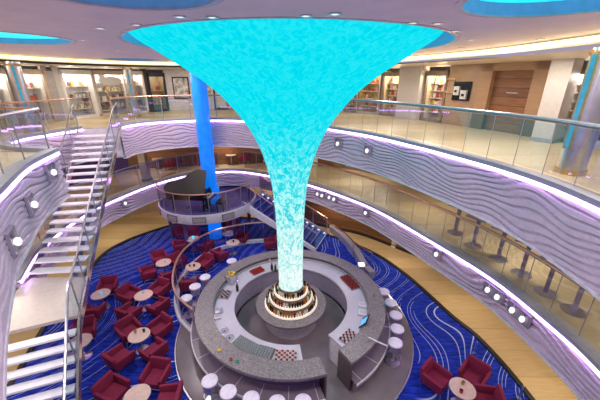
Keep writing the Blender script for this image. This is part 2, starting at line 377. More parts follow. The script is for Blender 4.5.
fascia('trim_8', MID, 3.02, 2.2, 6, 8, .24, .17); edge_trim('trim_9', MID, 3.02, 2.2)
# edge of the upper deck where the stairs arrive and the cut end of the left gallery
struct(MB().box((-7.92, 12.42, 5.44), (1.3, .12, 1.2), atan2(.35, 1.25)).build('trim_10', WHITE))

# ---------------------------------------------------------------- railings
def railing(name, label, pts, h, glassm, railm, plen=1.1, rr=.035, posts=True, postm=None, zoff=.1, gap=.06, pr=.016):
    t = thing(name, label, 'railing', pts[0])
    o = Vector(pts[0]); P = [Vector(p)-o for p in pts]
    top = [p+Vector((0, 0, h)) for p in P]
    MB().tube(top, rr, 8).build('handrail', railm, t, True)
    L = [0]
    for a, b in zip(P, P[1:]): L.append(L[-1]+(b-a).length)
    n = max(1, round(L[-1]/plen))
    def pt(d):
        for i in range(len(L)-1):
            if L[i+1] >= d-1e-9: return P[i].lerp(P[i+1], (d-L[i])/max(1e-9, L[i+1]-L[i]))
        return P[-1]
    for q in range(n):
        m = MB(); k = 4; d0 = L[-1]*q/n+.012; d1 = L[-1]*(q+1)/n-.012; vs = []
        for i in range(k+1):
            p = pt(d0+(d1-d0)*i/k); vs += [p+Vector((0, 0, zoff)), p+Vector((0, 0, h-gap))]
        m.add(vs, [(2*i, 2*i+2, 2*i+3, 2*i+1) for i in range(k)]); m.build('glass_panel', glassm, t)
    if posts:
        for q in range(n+1):
            p = pt(L[-1]*q/n); MB().cyl((p.x, p.y, p.z+zoff-.1 if zoff > .1 else p.z+.05), pr, h-.06, 8).build('post', postm or RAILG, t)
    return t
sub = lambda P, k: P[::k]+([P[-1]] if (len(P)-1) % k else [])
iR = min(range(len(UP_MAIN)), key=lambda i: (UP_MAIN[i]-Vector((1.18, 12.33, 0))).length)
railing('glass_railing', 'grey-railed glass balustrade along the right curve of the upper gallery', lift(offs(sub(UP_MAIN[:iR], 3), -.06), 6.1), 1.05, GLASSB, mat('blue_grey_rail', (.30, .33, .36), .35, .5), .68, .045, pr=.008)
railing('glass_railing', 'copper-railed glass balustrade across the back of the upper gallery behind the funnel', lift(offs(sub(UP_MAIN[iR:], 3), -.06), 6.1), 1.05, GLASSB, COPPER, 1.2, .03)
railing('glass_railing', 'glass balustrade above the wavy panelling at left edge of the photo', lift(offs(sub(UP_LEFT, 3), -.06), 6.1), 1.05, GLASS, RAILG, 1.3, .04)
railing('glass_railing', 'light bronze railed balustrade beside the top of the open staircase', lift(offs(sub(UP_NOTCH, 3), -.06), 6.1), 1.05, GLASS, COPPER, 1.2, .03)
iM = min(range(len(MID)), key=lambda i: (MID[i]-Vector((.25, 14.75, 0))).length); iM2 = min(range(len(MID)), key=lambda i: (MID[i]-Vector((-3.2, 16.9, 0))).length); iM3 = min(range(len(MID)), key=lambda i: (MID[i]-Vector((-4.6, 16.8, 0))).length)
railing('glass_railing', 'copper-railed glass balustrade along the right side of the middle gallery', lift(offs(sub(MID[:iM], 3), -.06), 3.1), 1.02, GLASS, COPPER, .68, .045, pr=.009)
railing('glass_railing', 'glass balustrade of the middle gallery right behind the funnel base', lift(offs(sub(MID[iM:iM2], 3), -.06), 3.1), 1.02, GLASSM, RAILG, .8, .03, pr=.012)
railing('glass_railing', 'glass balustrade of the middle gallery left of the piano stage', lift(offs(sub(MID[iM3:], 3), -.06), 3.1), 1.02, GLASSM, RAILG, 1.1, .03)

# ---------------------------------------------------------------- square lamp niches in the wavy panelling
n_l = MB().rbox((0, 0, 0), (.34, .07, .40), .012)
def niche(px, py, pl, label, w=1, sz=.34, grp=None):
    p, d = hit(px, py, [tuple(q)[:2] for q in pl])
    nn = Vector((-d.y, d.x, 0)); t = thing('wall_lamp', label, 'lamp', p+nn*.125, atan2(d.y, d.x)+pi, grp)
    W = sz*w
    MB().box((0, .02, 0), (W, .05, sz)).build('backplate', mat('niche_grey', (.27, .24, .29), .4, .2), t)
    f = MB(); e = .025
    for c, dd in (((0, -.01, sz/2), (W+e, .06, e)), ((0, -.01, -sz/2), (W+e, .06, e)), ((W/2, -.01, 0), (e, .06, sz)), ((-W/2, -.01, 0), (e, .06, sz))): f.box(c, dd)
    f.build('frame', STEEL, t)
    for i in range(w):
        x = (i-(w-1)/2)*sz
        b = MB().lathe([(0, -.08), (.035, -.075), (.065, -.02), (.05, .05), (.02, .07), (0, .07)], 6, (x, -.06, -.02)).build('shade', LAMPW, t)
        MB().cyl((x, -.03, .05), .02, .09, 6).build('stem', STEEL, t)
for px, py, lab in ((340.5, 142.5, 'square niche lamp on the upper right panelling nearest the funnel'), (370.5, 149.5, 'square niche lamp on the upper right panelling, farther from the funnel')): niche(px, py, UP_MAIN, lab)
for px, py, lab in ((45, 172, 'square niche lamp on upper left panelling nearest the staircase top'), (23, 205, 'square niche lamp on upper left panelling, middle one of three'), (3, 243, 'square niche lamp on upper left panelling at the photo edge')): niche(px, py, UP_LEFT, lab, 1, .42)
for px, py, w, lab in ((322, 193.5, 2, 'double niche lamp on the middle gallery panelling, closest to the funnel'), (334, 197, 2, 'double niche lamp on the middle panelling, second from the funnel'), (368.5, 211.5, 1, 'single niche lamp on middle panelling above the wood wall'),
                       (440.5, 252.5, 1, 'single niche lamp on middle panelling above the tan walkway'), (498, 291.5, 2, 'left double niche lamp on the lower right purple panelling'), (524, 313, 2, 'right double niche lamp on the lower right purple panelling')): niche(px, py, MID, lab, w, .30)
niche(122, 202.5, MID, 'single niche lamp on middle panelling between staircase and piano stage', 1, .26)

# ---------------------------------------------------------------- ceiling with round recesses
cove = offs(UP_MAIN, -.65)
COVE = spline([(9.0, -2.4), (6.2, 1.2), (5.35, 4.3), (5.35, 6.0), (5.1, 8.6), (4.6, 10.4), (3.4, 12.8), (1.6, 14.6), (-.6, 15.9), (-3.2, 16.6), (-6.2, 16.2), (-8.4, 14.6), (-9.4, 12.4), (-9.6, 10), (-9.0, 7), (-8.4, 4), (-8.2, -2.4)], .3)
def circ(c, r, n=64): return [Vector((c[0]+r*cos(2*pi*i/n), c[1]+r*sin(2*pi*i/n), 0)) for i in range(n)]
RIM = ((-.22, 8.42), 3.66)
REC = [RIM, ((-1.65, 3.3), .90), ((2.78, 3.62), 1.05), ((-6.0, 6.95), 1.2)]
a = at(106, 59.5, ZC); b = at(163, 59.5, ZC); REC.append((((a.x+b.x)/2-.1, (a.y+b.y)/2), (b-a).length/2-.15)) if (b-a).length < 4.2 and b.y < 14.6 else REC.append(((-6.4, 13.4), 1.2))
struct(fill('ceiling', [COVE]+[circ(c, r) for c, r in REC], ZC, CEIL, up=False))
struct(fill('ceiling_top', [[(11, -3), (11, 22), (-13, 22), (-13, -3)]], ZC+.55, WHITE, up=False))
for i, (c, r) in enumerate(REC):
    t = thing('ceiling_recess', ['blue lined round ceiling recess around the funnel mouth', 'round blue ceiling recess cut by the top edge left of centre', 'large round cyan ceiling recess at the top right', 'round cyan ceiling recess at the left edge of the photo', 'small dark blue ceiling recess left of the funnel mouth'][i], 'ceiling recess', (c[0], c[1], ZC))
    dh = (.36, .34, .16, .12, .34)[i]; MB().lathe([(r, .0), (r, dh), (r+.03, dh), (r+.03, .0)], 64).build('side_wall', BLUEP, t, True)
    MB().lathe([(r+.07, .004), (r+.07, -.012), (r-.01, -.012), (r-.01, .004)], 64).build('rim', mat('recess_rim', (.5, .44, .48), .4), t)
    if i: MB().lathe([(0, dh-.01), (r-.01, dh-.01), (r-.01, dh+.01), (0, dh+.01)], 48).build('light_panel', BLUEP if i in (1, 4) else SCRC, t)
# cove: upright lit face, and the lower soffit out to the walls
co = lift(COVE, ZC)
struct(MB().sweep(co, [(-.16, .12), (-.16, -.16), (-.22, -.16), (-.22, .12)]).build('trim_11', SOFF))
t = MB().sweep(co, [(-.125, -.02), (-.125, -.125), (-.155, -.125), (-.155, -.02)]).build('cove_light', WARML); tag(t, 'warm yellow light strip in the ceiling cove all around the upper deck', 'light strip')
def ring(name, inner, outer, z, m, up=False):
    lp = [tuple(p)[:2] for p in inner]+outer; return struct(fill(name, [lp], z, m, up=up))
ring('ceiling_outer', offs(COVE, -.18), [(-11.3, -2.4), (-11.9, 5), (-12.2, 8.5), (-12.6, 12.5), (-11.6, 17.3), (-8.6, 20.8), (-4, 22), (0.4, 21.4), (3.9, 19.6), (6.2, 16.6), (7.4, 14), (8.5, 12), (9.6, 8.9), (10.4, 6.5), (11, 3), (11, -2.4)], ZC-.24, SOFF)
dl = [(100, 28), (136, 24.5), (83, 40), (117, 50.5), (180, 16.5), (212, 17), (306, 15.5), (335, 13.7), (413, 22.5), (437.5, 23.3), (455, 31), (471, 39.5), (461.5, 47.5), (540, 39), (488, 47.3)]
dl.sort()
for i, (px, py) in enumerate(dl):
    p = at(px, py, ZC-.005)
    t = thing('ceiling_light', f'small round ceiling downlight, {ORD[i]} from the left of fifteen', 'downlight', p, 0, 'ceiling downlights')
    MB().lathe([(.05, 0), (.085, 0), (.085, -.012), (.05, -.012)], 16).build('trim_ring', STEEL, t)
    MB().cyl((0, 0, -.008), .05, .006, 14).build('diffuser', LAMPW, t)

# ---------------------------------------------------------------- the funnel
prof = [(.385, 1.60), (.39, 2.4), (.40, 3.2), (.42, 3.9), (.455, 4.5), (.53, 5.15), (.72, 5.9), (.90, 6.35), (1.12, 6.75), (1.46, 7.2), (1.80, 7.57), (2.25, 7.93), (2.68, 8.22), (3.12, 8.5), (3.4, 8.68), (3.62, 8.92)]
pv = spline([(r, 0, z) for r, z in prof], .07)
f = thing('led_funnel', 'giant glowing cyan funnel column with rippling water picture, rising from the bar', 'light sculpture', (-.3, 8.42, 0))
MB().lathe([(p.x, p.z) for p in pv], 128).build('screen', WATER, f, True)
MB().lathe([(.36, 1.50), (.40, 1.50), (.40, 1.6), (.36, 1.6)], 48).build('base_collar', STEEL, f)

# blue column
cl = thing('column', 'tall glossy bright blue round column behind the piano stage', 'column', (-4.48, 14.62, 0))
MB().lathe([(.34, 0), (.34, ZC), (0, ZC)], 40).build('shaft', BLUEC, cl, True)
MB().lathe([(.34, 2.05), (.42, 2.05), (.42, 2.75), (.34, 2.75)], 32).build('plinth', BLUEC, cl)
MB().lathe([(.36, 0), (.36, .06), (.34, .06)], 40).build('base_ring', STEEL, cl)

# ---------------------------------------------------------------- the bar
BX, BY = -.3, 8.4
G0, G1 = radians(-58), radians(288.4)                # counter runs anticlockwise from the gap round to the gap
bar = thing('bar_platform', 'round dark bronze platform under the circular bar', 'platform', (BX+.12, BY, 0))
MB().lathe([(0, .10), (3.82, .10), (3.86, .08), (3.86, 0)], 96).build('deck', BRONZE, bar)
MB().lathe([(3.85, .085), (3.88, .085), (3.88, .02), (3.85, .02)], 96).build('edge_strip', STEEL, bar)
bc = thing('bar_counter', 'large circular bar counter with speckled grey granite top', 'bar', (BX, BY, .1))
MB().lathe([(2.52, .93), (3.05, .93), (3.05, 1.02), (2.52, 1.02)], 110, (0, 0, 0), G0, G1).build('granite_top', GRAN, bc)
MB().lathe([(2.62, 0), (2.72, 0), (2.72, .93), (2.62, .93)], 110, (0, 0, 0), G0, G1).build('front_panel', mat('bar_purple_front', (.16, .11, .24), .3), bc, True)
MB().lathe([(2.76, .90), (2.80, .90), (2.80, .925), (2.76, .925)], 110, (0, 0, 0), G0+.03, G1-.03).build('light_strip', mat('purple_bar_led', (.4, .2, .8), .5, emit=(.30, .12, .85), es=1.2), bc)
MB().lathe([(2.72, .34), (3.23, .34), (3.23, .39), (2.72, .39)], 110, (0, 0, 0), G0+.02, G1-.03).build('foot_ledge', CONC, bc)
MB().lathe([(3.22, .33), (3.25, .33), (3.25, .405), (3.22, .405)], 110, (0, 0, 0), G0+.02, G1-.03).build('ledge_edge', WHITE, bc)
MB().lathe([(3.1, 0), (3.15, 0), (3.15, .34), (3.1, .34)], 110, (0, 0, 0), G0+.02, G1-.03).build('ledge_skirt', mat('bronze_skirt', (.22, .18, .2), .3), bc)
for k in range(26):
    a = G0+.08+(G1-G0-.16)*k/25; m = Matrix.Rotation(a, 3, 'Z')
    MB().box(m @ Vector((2.98, 0, .393)), (.48, .014, .008), a).build('ledge_joint', WHITE, bc)
for a in (G0, G1):
    s = 1 if a == G0 else -1; m = Matrix.Rotation(a, 3, 'Z')
    MB().box(m @ Vector((2.78, s*.02, .465)), (.52, .05, .93), a).build('end_panel', mat('dark_wood_end', (.10, .075, .07), .4), bc)
wc = thing('work_counter', 'pale lilac inner work counter of the circular bar', 'counter', (BX, BY, .1))
W0, W1 = radians(-53), radians(279)
MB().lathe([(1.86, .80), (2.53, .80), (2.53, .86), (1.86, .86)], 100, (0, 0, 0), W0, W1).build('worktop', LILAC, wc)
MB().lathe([(1.90, 0), (1.96, 0), (1.96, .8), (1.90, .8)], 100, (0, 0, 0), W0, W1).build('inner_front', mat('mauve_panel', (.36, .32, .42), .35), wc, True)
MB().lathe([(2.5, .86), (2.52, .86), (2.52, .93), (2.5, .93)], 100, (0, 0, 0), W0, W1).build('upstand', LILAC, wc)
for a in (W0, W1):
    m = Matrix.Rotation(a, 3, 'Z'); MB().box(m @ Vector((2.22, .02 if a == W0 else -.02, .4)), (.6, .04, .8), a).build('end_panel', WHITE, wc)
# pedestal and tiers
pd = thing('bottle_display', 'round central pedestal with three lit tiers of bottles under the funnel', 'display stand', (BX, BY+.02, .1))
MB().lathe([(0, 0), (.86, 0), (.86, .7), (0, .7)], 48).build('drum', mat('steel_drum', (.60, .56, .58), .35, .2), pd, True)
MB().lathe([(0, .70), (1.17, .70), (1.17, .78), (0, .78)], 64).build('granite_disc', GRAN, pd)
TI = [(.87, .80, 58), (.71, 1.03, 47), (.55, 1.26, 36)]
for r, z, n in TI:
    MB().lathe([(0, z-(.02 if z < 1 else .23)), (r, z-(.02 if z < 1 else 0)), (r, z+.045), (0, z+.045)], 56).build('shelf_tier', mat('tier_steel', (.5, .46, .4), .3, .5), pd, True)
    MB().lathe([(r-.13, z+.045), (r-.005, z+.045), (r-.005, z+.055), (r-.13, z+.055)], 56).build('shelf_light', SHELFL, pd)
    MB().lathe([(r, z+.005), (r+.012, z+.005), (r+.012, z+.042), (r, z+.042)], 56).build('shelf_edge', SHELFL, pd)
    MB().lathe([(r-.145, z+.05), (r-.14, z+.05), (r-.14, z+.24), (r-.145, z+.24)], 56).build('back_rim', mat('tier_back', (.30, .20, .12), .4), pd)
kinds = [('dark', mat('black_glass', (.02, .012, .01), .15)), ('amber', AMBER), ('pale', PALE), ('red', WINE), ('green', GREEN)]
protoB = {}
tn = ['lowest', 'middle', 'top']
for ti, (r, z, n) in enumerate(TI):
    for k in range(n):
        a = 2*pi*k/n
        if 35 < (math.degrees(a)) % 360 < 145: continue            # the far side cannot be seen
        kn, km = R.choices(kinds, (5, 3, 3, 2, 1))[0]; h = R.choice((1.1, 1.2, 1.3)); loc = (BX+(r-.065)*cos(a), BY+.02+(r-.065)*sin(a), .1+z+.055)
        lab = f'{kn} bottle on the {tn[ti]} lit tier of the bottle display'; gp = f'{kn} bottles on the {tn[ti]} tier'
        if kn not in protoB:
            b = MB().lathe([(0, 0), (.027, 0), (.028, .105), (.012, .135), (.011, .165), (0, .165)], 8).build('bottle', km, None, True); MB().cyl((0, 0, .163), .013, .016, 6).build('cap', DARK if kn != 'dark' else GOLD, b)
            protoB[kn] = b; PROTO[b.name] = kids(b); b.location = loc; tag(b, lab, 'bottle', gp)
        else: b = copy_thing(protoB[kn], lab, loc, 0, gp)
        b.scale = (h, h, h)

# things standing on the bar
def on_work(px, py): p = at(px, py, .96); a = atan2(p.y-BY, p.x-BX); return p, a
cupP = {}
def tray(px, py, nx, ny, sx, sy, cupm, label, cuplabel, kind='cup', traym=None, cup_r=.035, cup_h=.06):
    p, a = on_work(px, py)
    t = thing('serving_tray', label, 'tray', (p.x, p.y, .96), a)
    MB().rbox((0, 0, .006), (sy, sx, .012), .004, seg=1).build('base', traym or STEEL, t)
    f = MB()
    for c, d in (((sy/2, 0, .016), (.012, sx, .03)), ((-sy/2, 0, .016), (.012, sx, .03)), ((0, sx/2, .016), (sy, .012, .03)), ((0, -sx/2, .016), (sy, .012, .03))): f.box(c, d)
    f.build('rim', traym or STEEL, t)
    for i in range(nx):
        for j in range(ny):
            loc = Matrix.Translation(p) @ Matrix.Rotation(a, 4, 'Z') @ Vector(((j-(ny-1)/2)*sy*.92/ny, (i-(nx-1)/2)*sx*.94/nx, .013))
            m = cupm[(i+j) % len(cupm)]
            if (kind, m.name) not in cupP:
                if kind == 'cup': o = MB().lathe([(0, 0), (cup_r*.75, 0), (cup_r, cup_h), (cup_r*.85, cup_h), (cup_r*.65, .008), (0, .008)], 8).build('cup', m, None, True)
                else: o = MB().lathe([(0, 0), (.02, 0), (.026, .09), (.023, .09), (.018, .01), (0, .01)], 8).build('drinking_glass', m, None, True)
                cupP[(kind, m.name)] = o; tag(o, cuplabel, 'cup' if kind == 'cup' else 'glass')
            else: o = cupP[(kind, m.name)].copy(); C.objects.link(o)
            o.location = loc; o['label'] = cuplabel; o['group'] = cuplabel
RC = mat('red_cup', (.45, .05, .03), .4); WCU = mat('white_cup', (.8, .76, .74), .4); DRC = mat('maroon_cup', (.22, .03, .04), .4); GLC = mat('frosted_glass', (.55, .60, .60), .15)
tray(286, 357, 8, 5, .62, .38, [RC, WCU], 'tray of red and white cups at the near end of the work counter', 'small cup on the tray nearest the counter gap left side')
tray(349, 338, 7, 5, .52, .40, [DRC, WCU], 'tray of maroon and white cups right of the counter gap', 'small cup on the tray right of the counter gap')
tray(257.5, 271.5, 6, 5, .52, .36, [RC], 'red cup tray at the far left of the work counter', 'red cup on the tray at far left of the counter')
tray(350, 282.5, 9, 5, .85, .40, [DRC, RC], 'long dark red tray on the far right of the work counter', 'red cup on the long tray at the far right')
tray(225, 295, 6, 4, .42, .36, [GLC, DRC], 'tray of striped glasses beside the lemon bucket', 'small cup on the tray beside the lemon bucket')
tray(246, 347, 10, 6, .80, .44, [GLC], 'left large rack of upturned glasses on the near work counter', 'frosted glass in the left large rack', 'glass', mat('rack_grey', (.12, .13, .13), .5))
tray(264, 354, 6, 6, .50, .44, [GLC], 'right rack of upturned glasses beside the red cup tray', 'frosted glass in the right rack', 'glass', MATS['rack_grey'])
for i, (px, py) in enumerate(((224.5, 331), (229.5, 338))):
    p, a = on_work(px, py); s = thing('bar_sink', ['farther small round steel sink in the work counter', 'nearer small round steel sink beside the glass racks'][i], 'sink', (p.x, p.y, .962), a)
    MB().lathe([(.135, .006), (.16, .006), (.16, .0), (.135, .0)], 24).build('rim', STEEL, s); MB().lathe([(0, .001), (.135, .001), (.135, .004), (0, .002)], 24).build('bowl', mat('sink_inner', (.35, .35, .38), .25, .8), s)
    MB().cyl((0, 0, .002), .03, .006, 10).build('drain', DARK, s)
p, a = on_work(231.5, 282); b = thing('ice_bucket', 'clear ice bucket heaped with lemons on left of the bar', 'bucket', (p.x, p.y, .96), a)
MB().rbox((0, 0, .17), (.34, .36, .34), .03).build('body', ACRYL, b); MB().rbox((0, 0, .005), (.30, .32, .01), .004).build('base', LILAC, b)
MB().rbox((0, 0, .15), (.24, .26, .26), .04).build('ice', mat('ice_white', (.75, .72, .75), .2), b)
lp = None
for k in range(14):
    q = Vector((p.x+R.uniform(-.12, .12), p.y+R.uniform(-.12, .12), .96+.30+R.uniform(0, .08)))
    if lp is None: lp = MB().lathe([(0, -.05), (.02, -.043), (.036, -.02), (.036, .02), (.02, .043), (0, .05)], 8).build('lemon', YEL, None, True); o = lp
    else: o = lp.copy(); C.objects.link(o)
    o.location = q; o.rotation_euler = (R.uniform(0, 3), R.uniform(0, 3), 0); tag(o, 'yellow lemon heaped in the clear ice bucket', 'lemon', 'lemons in the ice bucket')
for i, (px, py, lab, m) in enumerate(((269.5, 258, 'tall steel cocktail shaker on the far side of the bar', STEEL), (272, 266, 'dark bottle at the far side of the bar, left of its neighbour', DARK), (275.5, 267, 'dark green bottle standing beside the funnel on the far counter', GREEN), (237.5, 287, 'small black bottle just right of the lemon bucket', DARK))):
    p, a = on_work(px, py+4); o = MB().lathe([(0, 0), (.045, 0), (.05, .19), (.025, .25), (.022, .31), (0, .31)], 12).build('bottle' if i else 'cocktail_shaker', m, None, True); o.location = (p.x, p.y, .96); tag(o, lab, 'bottle' if i else 'shaker'); MB().cyl((0, 0, .31), .024, .03, 8).build('cap', STEEL, o)
p, a = on_work(364, 325); s = thing('till_screen', 'touch screen till glowing blue on the right of the work counter', 'screen', (p.x, p.y, .96), a+pi)
Mx = Matrix.Rotation(radians(-38), 3, 'Y')
MB().rbox((0, 0, .16), (.03, .44, .32), .01, 0, Mx).build('case', BLACK, s); MB().box(Mx @ Vector((.017, .04, 0))+Vector((0, 0, .16)), (.006, .30, .26), 0, Mx).build('screen', SCRB, s); MB().box((-.04, 0, .05), (.10, .12, .09)).build('stand', BLACK, s)
for i, (px, py) in enumerate(((362.5, 306), (362.5, 314))):
    p, a = on_work(px, py); o = MB().rbox((0, 0, .04), (.26, .22, .08), .015).build('napkin_box', WHITE); o.location = (p.x, p.y, .96); o.rotation_euler = (0, 0, a); tag(o, ['farther white napkin box by the till', 'nearer white napkin box by the till'][i], 'box'); MB().box((0, 0, .083), (.18, .14, .006)).build('lid', LILAC, o)
for i, (px, py) in enumerate(((219, 312), (217, 318))):
    p, a = on_work(px, py); o = MB().box((0, 0, .03), (.22, .2, .06)).build('utensil_tray', STEEL); o.location = (p.x, p.y, .96); o.rotation_euler = (0, 0, a); tag(o, ['small steel utensil tray above its twin on the left counter', 'small steel utensil tray nearest the sinks'][i], 'tray')
    m = MB()
    for q in range(5): m.cyl((-.08+.04*q, -.05+.03*(q % 3), .06), .012, .09, 6)
    m.build('utensil', LILAC, o)
for px, py, m, lab in ((219.5, 351, YEL, 'yellow drink mat on the near left granite'), (231, 360, RC, 'small red candle on the granite near the gap'), (237.5, 362, mat('teal', (.03, .35, .25), .3), 'teal green candle on the near granite'), (384, 306, MATS['teal'], 'teal glass on the right granite edge'), (374, 296, GOLD, 'gold candle on the right granite')):
    p = at(px, py, 1.12); o = MB().lathe([(0, 0), (.035, 0), (.045, .05), (.03, .05), (.025, .02), (0, .02)], 10).build('candle_holder', m, None, True); o.location = p; tag(o, lab, 'candle holder')
# lit service shelf and white rail at the gap
p = at(377.5, 341.5, 1.25); q1 = at(368.5, 337.5, 1.2); q2 = at(387, 346, 1.2)
t = thing('service_rail', 'short white rail across the counter right of the gap', 'rail', (q1.x, q1.y, 1.12)); d = q2-q1
MB().tube([(0, 0, .08), (d.x, d.y, .08)], .022, 8).build('bar', WHITE, t); MB().cyl((d.x*.1, d.y*.1, 0), .012, .08, 6).build('post', STEEL, t); MB().cyl((d.x*.45, d.y*.45, 0), .012, .08, 6).build('post', STEEL, t)

# slim posts on the carpet edge
for (bx, by), (tx, ty), lab in (((474, 353), (477, 341), 'slim pale post at the carpet edge behind the bottom-right armchairs'), ((519, 398), (523, 388), 'slim pale post at the carpet edge by the bottom right corner'), ((103, 281), (99, 267), 'slim pale post at the carpet edge behind the staircase-foot table')):
    o = thing('edge_post', lab, 'post', at(bx, by, .015)); MB().cyl((0, 0, 0), .022, .46, 8).build('shaft', STEEL, o); MB().cyl((0, 0, 0), .05, .015, 12).build('base', STEEL, o)
# bar stools
def stool(loc, rz, label):
    t = thing('bar_stool', label, 'stool', loc, rz, 'bar stools around the counter')
    MB().lathe([(0, 0), (.20, 0), (.21, .012), (.20, .025), (0, .03)], 24).build('base', STEEL, t, True)
    MB().cyl((0, 0, .025), .03, .45, 10).build('stem', STEEL, t, True)
    MB().tube([(.19*cos(2*pi*i/20), .19*sin(2*pi*i/20), .26) for i in range(20)], .012, 6, True).build('footrest', STEEL, t)
    MB().lathe([(0, .46), (.15, .46), (.185, .49), (.19, .70), (0, .70)], 24).build('drum', ACRYL, t, True)
    MB().lathe([(0, .47), (.15, .47), (.17, .69), (0, .69)], 24).build('core', mat('pearl', (.45, .40, .50), .3), t, True)
    MB().lathe([(0, .70), (.19, .70), (.205, .725), (.2, .76), (.16, .785), (0, .79)], 28).build('seat', mat('white_leather', (.80, .72, .82), .45), t, True)
    return t
ST = [(384, 290.5, 'round white bar stool on the right, farthest of five'), (391, 301.5, 'round white bar stool on the right, second farthest of five'), (396, 314, 'round white bar stool on the right, middle of five'), (397.5, 327.5, 'round white bar stool on the right, second nearest of five'), (395.5, 341.5, 'round white bar stool on the right, nearest the counter gap'),
      (237, 263.8, 'white bar stool at far left behind the lemon bucket, farthest from camera'), (213, 278.5, 'white bar stool on the left side level with the lemon bucket'), (204, 287, 'white bar stool on the left side between its two neighbours'), (196.5, 297.5, 'white bar stool on the left side closest to the glass partition end'),
      (209.5, 379.5, 'leftmost white bar stool of the row along the bottom'), (228, 390.5, 'second white bar stool from the left along the bottom'), (251, 397.5, 'third white bar stool from the left, cut by the bottom edge'), (277, 401.5, 'fourth white bar stool from the left, cut by the bottom edge'), (303, 400.5, 'rightmost white bar stool along the bottom, left of the gap')]
st0 = None
for px, py, lab in ST:
    p = at(px, py, .89); rz = atan2(BY-p.y, BX-p.x); dr = hypot(p.x-BX, p.y-BY)
    k = max(1, 3.62/dr); p = Vector((BX+(p.x-BX)*k, BY+(p.y-BY)*k, .1)) if dr < 3.62 and px < 240 and py < 300 else Vector((p.x, p.y, .1))
    if st0 is None: st0 = proto(stool(p, rz, lab))
    else: copy_thing(st0, lab, p, rz)

# ---------------------------------------------------------------- armchairs and tables
def armchair(loc, rz, label):
    t = thing('armchair', label, 'armchair', loc, rz, 'red armchairs on the blue carpet')      # faces +x
    MB().rbox((.02, 0, .34), (.60, .50, .18), .05).build('seat', RED, t, True)
    for s in (1, -1):
        Mx = Matrix.Rotation(s*radians(-7), 3, 'X') @ Matrix.Rotation(radians(5), 3, 'Y')
        MB().rbox((-.01, s*.31, .42), (.66, .10, .40), .04, 0, Mx).build('arm', RED, t, True)
    MB().rbox((-.31, 0, .50), (.12, .68, .56), .045, 0, Matrix.Rotation(radians(-10), 3, 'Y')).build('backrest', RED, t, True)
    f = MB()
    for s in (1, -1): f.tube([(-.28, s*.28, .20), (.30, s*.28, .20)], .014, 6)
    for x in (-.28, .30): f.tube([(x, -.28, .20), (x, .28, .20)], .014, 6)
    f.build('base_frame', STEEL, t)
    for x in (-.28, .30):
        for s in (1, -1): MB().tube([(x, s*.28, .20), (x*1.08, s*.31, .0)], .016, 6).build('leg', STEEL, t)
    return t
def cocktail(loc, label):
    t = thing('cocktail_table', label, 'table', loc, 0, 'round cocktail tables on the blue carpet')
    MB().lathe([(0, 0), (.21, 0), (.21, .012), (.04, .03), (0, .03)], 24).build('base', STEEL, t, True)
    MB().cyl((0, 0, .02), .03, .55, 10).build('stem', STEEL, t, True)
    MB().lathe([(0, .56), (.32, .56), (.335, .575), (.335, .59), (.325, .60), (0, .60)], 36).build('tabletop', TABLE, t, True)
    return t
TB = {1: (100.6, 293.8, 'round pale cocktail table next to the foot of the staircase'), 2: (143.5, 294.8, 'round pale cocktail table in the second row with three armchairs'), 3: (163.4, 262.4, 'round pale cocktail table left of the glass partition'), 4: (139, 334.8, 'round pale cocktail table with two candles, four armchairs around'), 5: (137, 395, 'large looking pale table cut by the bottom edge'),
      6: (80, 341, 'pale table half hidden by the staircase rail'), 7: (193, 238.7, 'round cocktail table under the piano stage with a red chair behind'), 8: (229, 233.2, 'round cocktail table just behind the blue column'), 9: (193, 266.3, 'round cocktail table inside the curve of the glass partition'), 10: (233, 242.3, 'square set cocktail table behind the partition right of the column'), 11: (462.5, 388, 'round pale table at the bottom right of the carpet')}
tpos = {}
c0 = None
for k, (px, py, lab) in TB.items():
    p = at(px, py, .61); loc = Vector((p.x, p.y, .013)); tpos[k] = loc
    if c0 is None: c0 = proto(cocktail(loc, lab)); c0.scale = (.93, .93, 1)
    else: copy_thing(c0, lab, loc, 0)
